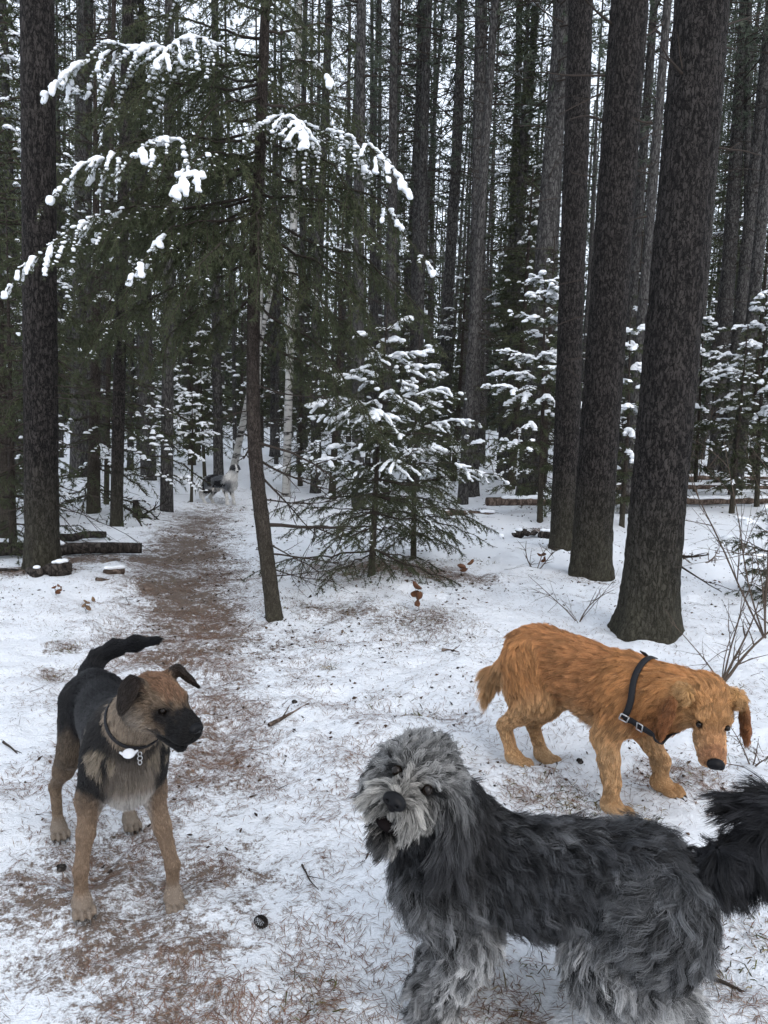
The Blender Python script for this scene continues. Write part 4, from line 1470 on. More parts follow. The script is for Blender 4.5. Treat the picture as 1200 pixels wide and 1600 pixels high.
log_px('splintered grey log piece on the mound by the left trunk', (165, 897), (192, 895), 0.04, M_LOGR, 8, snow=0.5)


# broken stump by the trail
def stump():
    p = ground_at(216, 808)
    root = empty('broken_stump', (p[0], p[1], gz(p[0], p[1]) - 0.03))
    tag(root, 'small dark broken stump with splintered roots beside the trail', 'stump')
    rng = np.random.default_rng(9)
    obj('stub', trunk_mesh('stub', [A3(0, 0, 0), A3(-0.02, 0, 0.15), A3(-0.05, 0, 0.3)], 0.07, 0.045, 16, 24, 0.4, 0.012, 3, 14, 0.2), root, M_LOG)
    for k, d in enumerate([(0.6, -0.2, 0.25), (0.5, 0.1, 0.5), (0.3, -0.4, 0.15), (-0.3, -0.2, 0.6)]):
        dead_branch(root, A3(0.02, 0, 0.04), np.array(d) * A3(1, 1, 0.45), 0.42, 0.022, 40 + k, M_LOG, 'root', 0.7, 4)


stump()


def heap(label, px, py, n, r, seed):
    """dark clods with snow on top at a trunk's foot"""
    p = ground_at(px, py)
    root = empty('mossy_clod', (p[0], p[1], gz(p[0], p[1])))
    tag(root, label, 'clod')
    rng = np.random.default_rng(seed)
    pr, sp, sr = [], [], []
    for _ in range(n):
        c = A3(rng.normal() * r, rng.normal() * r * 0.6, 0.02 + 0.04 * rng.random())
        e = A3(0.03 + 0.05 * rng.random(), 0.03 + 0.04 * rng.random(), 0.02 + 0.05 * rng.random())
        pr.append(dict(f=(lambda q, c=c, e=e: sd_ell(q, c, np.eye(3), e)), lo=c - e, hi=c + e, k=0.02))
        if rng.random() < 0.55:
            sp.append(c + A3(0, 0, e[2]))
            sr.append(0.022 + 0.02 * rng.random())
    v, q = skin(pr, 0.009)
    v = v + (noise3(v * 60, seed)[:, None] - 0.5) * 0.012
    obj('moss', mesh_np('moss', v, q, None, True), root, M_LOG)
    if sp:
        v, q = snow_skin(np.array(sp), np.array(sr), 0.009)
        tag(obj('snow', mesh_np('snow', v, q, None, True), root, M_SNOW), kind='stuff')


heap('dark mossy clod capped with snow at the thick left trunk base', 85, 900, 10, 0.11, 1)
heap('dark snow-capped clod at the second thick trunk base', 947, 893, 6, 0.05, 2)
heap('dark earthy clod beside the slimmer half-hidden trunk', 838, 840, 10, 0.14, 3)


# leafless shrubs
def shrub(label, px, py, stems, seed, Y=None, name='bare_shrub'):
    p = ground_at(px, py)
    if Y is not None:
        p = at(px, py, Y)
    p[2] = gz(p[0], p[1]) - 0.02
    root = empty(name, p)
    tag(root, label, 'shrub')
    for k, (ex, ey, dy, r, f) in enumerate(stems):
        e = at(ex, ey, p[1] + dy) - p
        dead_branch(root, A3(0, 0, 0), e, np.linalg.norm(e), r, seed + k, M_STEM, 'branch', 0.6, f + 2)


shrub('bare grey-brown shrub with forking stem at the right edge behind the golden dog', 1128, 1068, [(1215, 960, -0.1, 0.011, 4), (1190, 940, 0.0, 0.009, 5), (1165, 880, 0.2, 0.006, 6), (1060, 960, 0.2, 0.005, 4), (1120, 930, 0.1, 0.004, 5)], 800)
shrub('tall thin bare shrub arching at the right edge above the shrub with forking stem', 1196, 1000, [(1050, 700, 0.6, 0.008, 7), (1120, 690, 0.3, 0.007, 7), (1165, 640, 0.3, 0.007, 7), (1190, 700, 0.0, 0.006, 6), (1210, 780, -0.2, 0.006, 5)], 820)
shrub('thin leafless twigs in front of the second thick trunk', 905, 968, [(925, 900, 0.0, 0.006, 4), (840, 890, 0.3, 0.005, 4), (945, 905, 0.2, 0.004, 3), (880, 930, -0.2, 0.003, 3)], 840)
shrub('dark dry twig tangle left of the second thick trunk', 838, 888, [(800, 860, 0.2, 0.008, 5), (870, 868, 0.0, 0.008, 5), (850, 840, 0.1, 0.006, 4), (790, 890, -0.1, 0.006, 4)], 850)
shrub('low reddish twigs under the golden dog muzzle at the right edge', 1175, 1195, [(1150, 1130, 0.1, 0.004, 3), (1195, 1150, 0.0, 0.004, 3), (1125, 1185, -0.1, 0.003, 3), (1205, 1180, -0.1, 0.005, 3)], 860)
shrub('bare bushes beyond the logs at the right', 1090, 760, [(1060, 640, 0.3, 0.012, 6), (1100, 600, 0.0, 0.012, 7), (1140, 650, 0.2, 0.012, 7), (1080, 690, 0.2, 0.008, 6)], 870)
shrub('sparse bare bush between the pale trunk and the logs', 772, 740, [(750, 670, 0.2, 0.012, 7), (790, 660, 0.0, 0.012, 7), (810, 690, 0.2, 0.012, 7)], 880)
shrub('thin pale sapling twigs beyond the slender leaning spruce', 442, 815, [(430, 760, 0.1, 0.004, 5), (450, 750, 0.0, 0.004, 6), (425, 790, 0.1, 0.003, 4)], 890)
shrub('fallen spiky dead branch on the snow right of the thickest trunk', 1085, 890, [(1150, 880, 0.3, 0.012, 6), (1125, 915, -0.2, 0.008, 6), (1060, 870, 0.2, 0.008, 5)], 895, name='fallen_branch')

# single sticks on the snow
for k, (a, b, r, lb) in enumerate([((420, 1124), (492, 1096), 0.011, 'pale barkless stick lying on the snow by the trail'), ((472, 1345), (492, 1398), 0.004, 'thin dark forked twig on the snow near the shaggy dog'), ((390, 1232), (452, 1222), 0.004, 'thin dark twig beside the trodden needles'), ((5, 1160), (32, 1180), 0.006, 'short twig at the left edge beside the black and tan dog'),
                                   ((575, 1330), (560, 1370), 0.004, 'thin curved twig beside the shaggy dog chin'), ((1110, 1520), (1170, 1545), 0.007, 'knobbly twig on the snow behind the shaggy dog'), ((690, 1022), (745, 1026), 0.012, 'dark rotten stick on the snow left of the golden dog tail'), ((150, 910), (235, 905), 0.016, 'weathered stick on the mound left of the trail')]):
    p, e = ground_at(*a), ground_at(*b)
    p[2], e[2] = gz(p[0], p[1]) + r, gz(e[0], e[1]) + r
    o = dead_branch(None, p, e - p, np.linalg.norm(e - p), r, 940 + k, M_LOGR if r > 0.008 else M_TWIG, 'stick', 0.3, 1)
    tag(o, lb, 'stick')


# curled dry leaves
def leaf(label, px, py, sz, seed, col=(0.14, 0.065, 0.035)):
    p = ground_at(px, py)
    root = empty('dry_leaf_sprig', (p[0], p[1], gz(p[0], p[1])))
    tag(root, label, 'leaves')
    rng = np.random.default_rng(seed)
    m = plain_mat('dry_leaf', col, 0.8, 0.2)
    dead_branch(root, A3(0, 0, -0.01), A3(rng.normal() * 0.2, rng.normal() * 0.2, 1), sz * 2.2, 0.003, seed, M_TWIG, 'stalk', 0.3, 1)
    for k in range(4):
        u = np.linspace(-1, 1, 7)
        w = np.linspace(-1, 1, 5)
        U, Wd = np.meshgrid(u, w, indexing='ij')
        prof = (1 - U ** 2) ** 0.6
        X, Y_, Z = U * sz * 0.6, Wd * prof * sz * 0.3, sz * (0.35 * Wd ** 2 * prof + 0.35 * U ** 2)
        az, tl = rng.random() * 6.28, rng.normal() * 0.9
        R = np.array(Matrix.Rotation(az, 3, 'Z') @ Matrix.Rotation(tl, 3, 'X') @ Matrix.Rotation(rng.normal() * 0.8, 3, 'Y'))
        v = np.stack([X, Y_, Z], -1).reshape(-1, 3) @ R.T + A3(rng.normal() * sz * 0.4, rng.normal() * sz * 0.4, sz * (0.6 + 0.4 * k))
        i = (np.arange(6)[:, None] * 5 + np.arange(4)[None]).ravel()
        obj('leaf', mesh_np('leaf', v, np.stack([i, i + 5, i + 6, i + 1], 1), None, True), root, m)


leaf('curled rust-brown dry leaves below the young snowy spruce', 655, 950, 0.09, 51)
leaf('brown withered leaves on a stalk, right of the young spruces', 722, 905, 0.07, 52)
leaf('small brown withered sprig on snow below the left trunk', 135, 960, 0.05, 53, (0.2, 0.13, 0.08))
leaf('tiny dark withered sprig on the mound near the left trunk', 88, 930, 0.04, 54)
leaf('dry brown sprig near the dark twig tangle', 848, 880, 0.06, 55)


# pine cone
def cone():
    p = ground_at(407, 1434)
    root = empty('pine_cone', (p[0], p[1], gz(p[0], p[1]) + 0.012))
    root.rotation_euler = (1.2, 0.2, 0.5)
    root.scale = (0.85, 0.85, 1.25)
    tag(root, 'small dark pine cone lying on the snow near the shaggy dog', 'pine cone')
    g = Geo()
    n = 90
    for i in range(n):
        u = i / n
        a = i * 2.39996
        r = 0.017 * math.sin(math.pi * (0.12 + 0.82 * u)) ** 0.8
        z = -0.024 + 0.05 * u
        c = A3(math.cos(a) * r, math.sin(a) * r, z)
        d = unit(A3(math.cos(a), math.sin(a), 0.7))
        t = A3(-math.sin(a), math.cos(a), 0)
        v = np.array([c - t * 0.004, c + t * 0.004, c + d * 0.006 + t * 0.003, c + d * 0.007 + A3(0, 0, 0.002), c + d * 0.006 - t * 0.003, c - d * 0.004])
        g.add(v, [[0, 1, 2], [0, 2, 3], [0, 3, 4], [0, 5, 1], [1, 5, 2], [4, 5, 0]])
    obj('scales', g.build('scales'), root, plain_mat('cone_scale', (0.055, 0.045, 0.04), 0.8, 0.2))


cone()
# dark snow-free stone-like droppings and bark chips
for k, (px, py, lb) in enumerate([(460, 1090, 'dark bark chip on the snow beside the pale stick'), (905, 1195, 'small dark bark chip on the snow under the golden dog'), (232, 918, 'grey stone beside the trail'), (95, 1345, 'dark bark chip beside the black and tan dog paws')]):
    p = ground_at(px, py)
    rng = np.random.default_rng(70 + k)
    pr = []
    for _ in range(3):
        c = A3(rng.normal() * 0.008, rng.normal() * 0.008, 0.004)
        e = A3(0.012, 0.009, 0.008) * (0.7 + 0.6 * rng.random()) * (2.4 if k == 2 else 1)
        pr.append(dict(f=(lambda q, c=c, e=e: sd_ell(q, c, np.eye(3), e)), lo=c - e, hi=c + e, k=0.006))
    v, q = skin(pr, 0.003)
    v = v + (noise3(v * 200, k)[:, None] - 0.5) * 0.004
    o = obj('stone' if k == 2 else 'bark_chip', mesh_np('chip', v, q, None, True), None, M_LOGR if k == 2 else M_LOG, (p[0], p[1], gz(p[0], p[1])))
    tag(o, lb, 'stone' if k == 2 else 'bark chip')

# ================================================================== dogs
from mathutils.bvhtree import BVHTree
M_SKIN = attr_mat('coat_skin', 0.8, 0.1)
M_EYE = plain_mat('dog_eye', (0.010, 0.007, 0.005), 0.07, 0.25)
M_NOSE = plain_mat('dog_nose', (0.007, 0.007, 0.008), 0.4, 0.12)
M_CLAW = plain_mat('dog_claw', (0.05, 0.045, 0.04), 0.4, 0.4)
M_MOUTH = plain_mat('dog_mouth', (0.008, 0.006, 0.006), 0.8, 0.05)
M_STRAP = plain_mat('black_webbing', (0.012, 0.012, 0.014), 0.75, 0.25)
M_STEEL = plain_mat('steel_ring', (0.55, 0.55, 0.56), 0.3, 0.5, 1.0)
M_PLASTIC = plain_mat('white_plastic', (0.68, 0.7, 0.74), 0.35, 0.4)


def fur_mat():
    m = Mat('fur', 0.5, 0.22)
    a = m.n('Attribute', attribute_name='col')
    m.color(a.outputs['Color'])
    return m.m


M_FUR = fur_mat()


class Dog:
    def __init__(s, name, O, fwd, label, scale=1.0):
        s.O = A3(O[0], O[1], float(height(O[0], O[1])) if len(O) < 3 else O[2])
        f = unit(A3(fwd[0], fwd[1], 0))
        s.ax = np.stack([f, A3(-f[1], f[0], 0), A3(0, 0, 1)])
        s.sc = scale
        s.prims = []
        s.root = empty(name, s.O)
        tag(s.root, label, 'dog')
        s.hc, s.hax, s.hs = None, None, 1.0
        s.gain, s.sat = 1.0, 1.0

    # local metres (forward, left, up) -> root-relative
    def l(s, x, y, z):
        return A3(x, y, z) * s.sc @ s.ax

    def d(s, x, y, z):
        return A3(x, y, z) @ s.ax

    def px(s, px, py, Y):
        return at(px, py, Y) - s.O

    def set_head(s, c, fwd, up=(0, 0, 1), scale=1.0):
        x = unit(A3(*fwd))
        z = A3(*up)
        z = unit(z - x * (z @ x))
        s.hc, s.hax, s.hs = np.asarray(c, float), np.stack([x, np.cross(z, x), z]), scale

    def h(s, x, y, z):
        return s.hc + (A3(x, y, z) * s.hs) @ s.hax

    def hd(s, x, y, z):
        return A3(x, y, z) @ s.hax

    def to_head(s, p):
        return ((p - s.hc) @ s.hax.T) / s.hs

    def to_local(s, p):
        return p @ s.ax.T / s.sc

    def cone(s, a, b, ra, rb, k=0.03, **kw):
        q = dict(f=lambda p: sd_cone(p, a, b, ra, rb), lo=np.minimum(a - ra, b - rb), hi=np.maximum(a + ra, b + rb), k=k)
        kw.setdefault('comb', b - a)
        q.update(kw)
        s.prims.append(q)

    def ell(s, c, r, ax=None, k=0.03, **kw):
        ax = s.ax if ax is None else ax
        r = np.asarray(r, float)
        m = r.max()
        e = np.sqrt(((ax * r[:, None]) ** 2).sum(0))
        q = dict(f=lambda p: sd_ell(p, c, ax, r), lo=c - e, hi=c + e, k=k)
        kw.setdefault('comb', -s.ax[0])
        q.update(kw)
        s.prims.append(q)

    def field(s, p, sharp=0.012):
        ps = [q for q in s.prims if not q.get('cut')]
        d = np.stack([q['f'](p) for q in ps], 1)
        w = np.exp(-np.clip(d - d.min(1, keepdims=True), 0, 1) / sharp)
        w /= w.sum(1, keepdims=True)
        g = lambda key, dv: w @ np.array([q.get(key, dv) for q in ps], float)
        return dict(col=g('col', (0.2, 0.2, 0.2)), tip=w @ np.array([q.get('tip', q.get('col')) for q in ps], float), L=g('L', 0.02), lift=g('lift', 0.25), dens=g('dens', 1.0),
                    comb=unit(w @ np.array([unit(q['comb']) for q in ps])), fall=g('fall', 0.0), wave=g('wave', 0.0))

    def tone(s, c):
        g = c.mean(-1, keepdims=True)
        return (g + (c - g) * s.sat) * s.gain

    def build(s, h=0.006, paint=None):
        s.v, s.q = skin(s.prims, h)
        f = s.field(s.v)
        s.paint = paint
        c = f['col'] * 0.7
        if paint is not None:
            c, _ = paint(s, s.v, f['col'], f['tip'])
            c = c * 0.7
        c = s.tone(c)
        me = mesh_np('body', s.v, s.q, c, True)
        s.body = obj('body', me, s.root, M_SKIN)
        s.bvh = BVHTree.FromPolygons([tuple(x) for x in s.v], s.q.tolist())
        n = np.zeros(len(s.v) * 3, np.float32)
        me.vertex_normals.foreach_get('vector', n) if hasattr(me, 'vertex_normals') else me.vertices.foreach_get('normal', n)
        s.n = n.reshape(-1, 3).astype(float)
        inner = s.v - s.n * np.clip(f['L'] * 0.2, 0.0015, 0.007)[:, None]
        me.vertices.foreach_set('co', inner.astype(np.float32).ravel())
        me.update()

    def fur(s, n, seed=1, K=6, rad=(0.0011, 0.0003), clumps=3000, clump=0.6, jitter=0.12, grav=0.0, wavef=2.0, bright=0.25, swirl=0.3, name='fur'):
        rng = np.random.default_rng(seed)
        tri = np.concatenate([s.q[:, [0, 1, 2]], s.q[:, [0, 2, 3]]])
        a, b, c = s.v[tri[:, 0]], s.v[tri[:, 1]], s.v[tri[:, 2]]
        area = np.linalg.norm(np.cross(b - a, c - a), axis=1) * 0.5
        dens = s.field((a + b + c) / 3)['dens']
        pr = area * dens
        idx = rng.choice(len(tri), n, p=pr / pr.sum())
        r1, r2 = rng.random(n), rng.random(n)
        m = r1 + r2 > 1
        r1[m], r2[m] = 1 - r1[m], 1 - r2[m]
        r0 = 1 - r1 - r2
        p = a[idx] * r0[:, None] + b[idx] * r1[:, None] + c[idx] * r2[:, None]
        nn = unit(s.n[tri[idx, 0]] * r0[:, None] + s.n[tri[idx, 1]] * r1[:, None] + s.n[tri[idx, 2]] * r2[:, None])
        f = s.field(p)
        col, tip = f['col'], f['tip']
        if s.paint is not None:
            col, tip = s.paint(s, p, col, tip)
        col, tip = s.tone(col), s.tone(tip)
        comb = f['comb']
        comb = unit(comb - nn * (comb * nn).sum(1, keepdims=True) * 0.95)
        # slow swirls in the lie of the coat
        sw = np.stack([noise3(p * 14 + 9.1 * k, seed + k) - 0.5 for k in range(3)], 1)
        # locks: strands that root in the same small patch share one guide
        cs = math.sqrt(area.sum() / clumps) * 1.1
        key = np.floor((p + (np.stack([noise3(p / cs * 1.3 + 31.7 * k, seed + 50 + k) for k in range(3)], 1) - 0.5) * cs * 1.2) / cs).astype(np.int64)
        key = (key[:, 0] * 4099 + key[:, 1]) * 4099 + key[:, 2]
        _, ci, mine = np.unique(key, return_index=True, return_inverse=True)
        clumps = len(ci)
        cr = rng.normal(size=(clumps, 3))
        dirv = unit(comb + sw * swirl + cr[mine] * jitter * 1.4 + rng.normal(size=(n, 3)) * jitter)
        lift = f['lift'][:, None] * (0.7 + 0.6 * rng.random((n, 1)))
        dirv = unit(dirv * (1 - lift) + nn * lift)
        L = f['L'] * (0.65 + 0.5 * rng.random(n)) * (0.8 + 0.4 * rng.random(clumps))[mine]
        pts = np.zeros((n, K, 3))
        cur = p - nn * 0.001
        ph = (rng.random(clumps) * 6.28)[mine] + rng.normal(size=n) * 0.35
        side = unit(np.cross(dirv, nn) + 1e-6)
        d = dirv.copy()
        fall = f['fall'][:, None] + grav
        for k in range(K):
            t = k / (K - 1)
            off = side * (np.sin(t * wavef * 6.28 + ph) * f['wave'] * t)[:, None] + nn * (np.cos(t * wavef * 6.28 + ph) * f['wave'] * 0.5 * t)[:, None]
            pts[:, k] = cur + off
            d = unit(d + A3(0, 0, -1) * fall / K + nn * -0.5 * lift / K)
            cur = cur + d * (L / (K - 1))[:, None]
        t = np.linspace(0, 1, K)[None, :, None]
        guide = pts[ci][mine]
        same = np.linalg.norm(guide[:, 0] - p, axis=1)[:, None, None] < 0.03
        cw = clump * t ** 0.8 * same
        g2 = guide + (p - guide[:, 0])[:, None] * 0.25
        # matched lengths keep locks pointed rather than blunt
        pts = pts * (1 - cw) + g2 * cw
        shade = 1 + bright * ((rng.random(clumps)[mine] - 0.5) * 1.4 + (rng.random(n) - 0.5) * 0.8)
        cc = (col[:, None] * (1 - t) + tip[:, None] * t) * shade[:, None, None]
        cu = bpy.data.hair_curves.new(name)
        cu.add_curves([K] * n)
        cu.attributes['position'].data.foreach_set('vector', pts.astype(np.float32).ravel())
        ra = cu.attributes.get('radius') or cu.attributes.new('radius', 'FLOAT', 'POINT')
        rr = (rad[0] + (rad[1] - rad[0]) * np.linspace(0, 1, K) ** 1.5)[None] * (0.7 + 0.6 * rng.random((n, 1)))
        ra.data.foreach_set('value', rr.astype(np.float32).ravel())
        ca = cu.attributes.new('col', 'FLOAT_COLOR', 'POINT')
        c4 = np.ones((n, K, 4), np.float32)
        c4[..., :3] = np.clip(cc, 0.003, 0.95)
        ca.data.foreach_set('color', c4.ravel())
        cu.materials.append(M_FUR)
        o = bpy.data.objects.new(name, cu)
        COL.objects.link(o)
        o.parent = s.root
        return o

    def blob(s, name, c, r, ax, mat, seg=16, parent=None):
        g = Geo()
        th = np.linspace(0, math.pi, seg // 2 + 1)
        path = np.stack([np.zeros_like(th), np.zeros_like(th), -np.cos(th)], 1)
        v, t, q = tube(path, np.maximum(np.sin(th), 1e-3), seg, True)
        v = (v * np.asarray(r)) @ ax + c
        g.add(v, t, q)
        return obj(name, g.build(name, True), parent or s.root, mat)

    def eyes(s, pos, r, lid=None):
        for sgn in (1, -1):
            s.blob('eye', s.h(pos[0], pos[1] * sgn, pos[2]), (r, r, r), s.hax, M_EYE)

    def nose(s, pos, r):
        n = []
        P = [q for q in ()]
        pr = s.prims
        s2 = []
        def e(c, rr, cut=False, k=0.006):
            c = s.h(*c)
            rr = np.asarray(rr) * s.hs
            ex = np.sqrt(((s.hax * rr[:, None]) ** 2).sum(0))
            ax = s.hax
            s2.append(dict(f=lambda p: sd_ell(p, c, ax, rr), lo=c - ex, hi=c + ex, k=k, cut=cut))
        x, y, z = pos
        e((x, 0, z), (r * 0.8, r, r * 0.72))
        e((x - r * 0.2, 0, z - r * 0.55), (r * 0.6, r * 0.55, r * 0.6))
        for g in (1, -1):
            e((x + r * 0.1, r * 0.62 * g, z - r * 0.1), (r * 0.62, r * 0.5, r * 0.5))
        for g in (1, -1):
            e((x + r * 0.72, r * 0.5 * g, z - r * 0.12), (r * 0.3, r * 0.2, r * 0.15), True, 0.002)
        v, q = skin(s2, max(0.0014, r * s.hs / 9))
        return obj('nose', mesh_np('nose', v, q, None, True), s.root, M_NOSE)

    def strap(s, name, pts, width, off, mat, thick=0.004, parent=None, n=40, closed=False):
        """a flat band hugging the coat through root-relative points"""
        pts = np.asarray(pts, float)
        if closed:
            pts = np.vstack([pts, pts[:1]])
        tt = np.linspace(0, len(pts) - 1, n)
        raw = np.stack([np.interp(tt, np.arange(len(pts)), pts[:, i]) for i in range(3)], 1)
        pos, nor = [], []
        for x in raw:
            c, nn, _, _ = s.bvh.find_nearest(Vector(x))
            pos.append(np.array(c))
            nor.append(np.array(nn))
        pos, nor = np.array(pos), np.array(nor)
        for _ in range(6):
            nor[1:-1] = unit(nor[:-2] + nor[1:-1] * 2 + nor[2:])
            pos[1:-1] = (pos[:-2] + pos[1:-1] * 2 + pos[2:]) / 4
        nor = unit(nor)
        pos = pos + nor * off
        tan = unit(np.gradient(pos, axis=0))
        sd_ = unit(np.cross(tan, nor))
        ring = np.stack([pos + sd_ * width / 2, pos + sd_ * width / 2 + nor * thick, pos - sd_ * width / 2 + nor * thick, pos - sd_ * width / 2], 1)
        v = ring.reshape(-1, 3)
        i = np.arange(n - 1)[:, None] * 4
        j = np.arange(4)[None]
        q = np.stack([i + j, i + (j + 1) % 4, i + 4 + (j + 1) % 4, i + 4 + j], -1).reshape(-1, 4)
        q = np.vstack([q, [[0, 3, 2, 1]], [[4 * n - 4, 4 * n - 3, 4 * n - 2, 4 * n - 1]]])
        o = obj(name, mesh_np(name, v, q), parent or s.root, mat)
        return o, pos, nor, tan

    def paw(s, c, fwd, r=0.03, col=(0.3, 0.2, 0.12), L=0.003, toes=True):
        """c: centre of the paw at ground level, root-relative; fwd: world direction"""
        f = unit(A3(fwd[0], fwd[1], 0))
        ax = np.stack([f, A3(-f[1], f[0], 0), A3(0, 0, 1)])
        kw = dict(col=col, L=L if toes else 0.03, lift=0.1, comb=f + A3(0, 0, -0.3), dens=0.6 if toes else 1.4)
        s.ell(c + A3(0, 0, r * 0.72) - f * r * 0.1, (r * 1.15, r * 0.95, r * 0.72), ax, 0.028, **kw)
        if toes:
            for k, (dx, dy) in enumerate(((1.0, 0.8), (1.42, 0.29), (1.42, -0.29), (1.0, -0.8))):
                t = c + f * r * dx + ax[1] * r * dy + A3(0, 0, r * 0.5)
                s.ell(t, (r * 0.72, r * 0.265, r * 0.52), ax, 0.003, **kw)
                tip = t + f * r * 0.5 + A3(0, 0, -r * 0.1)
                v, q = prisms([tip], [tip + f * r * 0.42 + A3(0, 0, -r * 0.3)], r * 0.13, r * 0.03, 6)
                obj('claw', mesh_np('claw', v, q, None, True), s.root, M_CLAW)

    def legs(s, front, hind, thick=1.0, kw_up=None, kw_low=None, paw_r=0.03, lowk=1.0, hipr=0.096, top=0.45, hip_z=0.46, wide=(0.085, 0.08), pawcol=None, hock=0.15, wrist=0.13, toes=True, pawdir=None, tops=(0.2, -0.24)):
        """front/hind: lists of (forward, left) local paw places, [left, right]"""
        k = thick
        def drop(fx, fy):
            w_ = s.O + s.l(fx, fy, 0)
            return A3(0, 0, gz(w_[0], w_[1]) - s.O[2] - 0.008)
        for (fx, fy), sg in zip(front, (1, -1)):
            dz = drop(fx, fy)
            sh = s.l(tops[0] + 0.03, sg * wide[0], top)
            el = s.l(tops[0] * 0.6 + fx * 0.4 - 0.05, sg * wide[0] * 0.75 + fy * 0.3, top * 0.68)
            wr = s.l(fx - 0.012, fy, wrist) + dz
            an = s.l(fx - 0.014, fy, 0.055) + dz
            s.cone(sh, el, 0.072 * k, 0.05 * k, 0.05, **kw_up)
            s.cone(el, (el + wr) / 2, 0.046 * k * (lowk + 1) / 2, 0.034 * k * lowk, 0.03, **kw_low)
            s.cone((el + wr) / 2, wr, 0.034 * k * lowk, 0.028 * k * lowk, 0.02, **kw_low)
            s.cone(wr, an, 0.029 * k * lowk, 0.026 * k * lowk, 0.015, **kw_low)
            s.paw(s.l(fx, fy, 0) + dz, pawdir if pawdir is not None else s.ax[0], paw_r, pawcol or kw_low['col'], toes=toes)
        for (fx, fy), sg in zip(hind, (1, -1)):
            dz = drop(fx, fy)
            hp = s.l(tops[1], sg * wide[1], hip_z)
            kn = s.l(tops[1] * 0.5 + fx * 0.5 + 0.085, sg * wide[1] * 0.6 + fy * 0.5, hip_z * 0.68)
            hk = s.l(fx - 0.075, fy, hock) + dz
            an = s.l(fx - 0.025, fy, 0.05) + dz
            s.cone(hp, kn, hipr * k, 0.062 * k, 0.05, **kw_up)
            s.cone(s.l(tops[1] - 0.03, sg * wide[1], hip_z - 0.02), (kn + hk) / 2, 0.08 * k, 0.038 * k, 0.05, **kw_up)
            s.cone(kn, hk, 0.053 * k * lowk, 0.027 * k * lowk, 0.03, **kw_low)
            s.cone(hk, an, 0.027 * k * lowk, 0.024 * k * lowk, 0.015, **kw_low)
            s.paw(s.l(fx, fy, 0) + dz, pawdir if pawdir is not None else s.ax[0], paw_r * 0.95, pawcol or kw_low['col'], toes=toes)


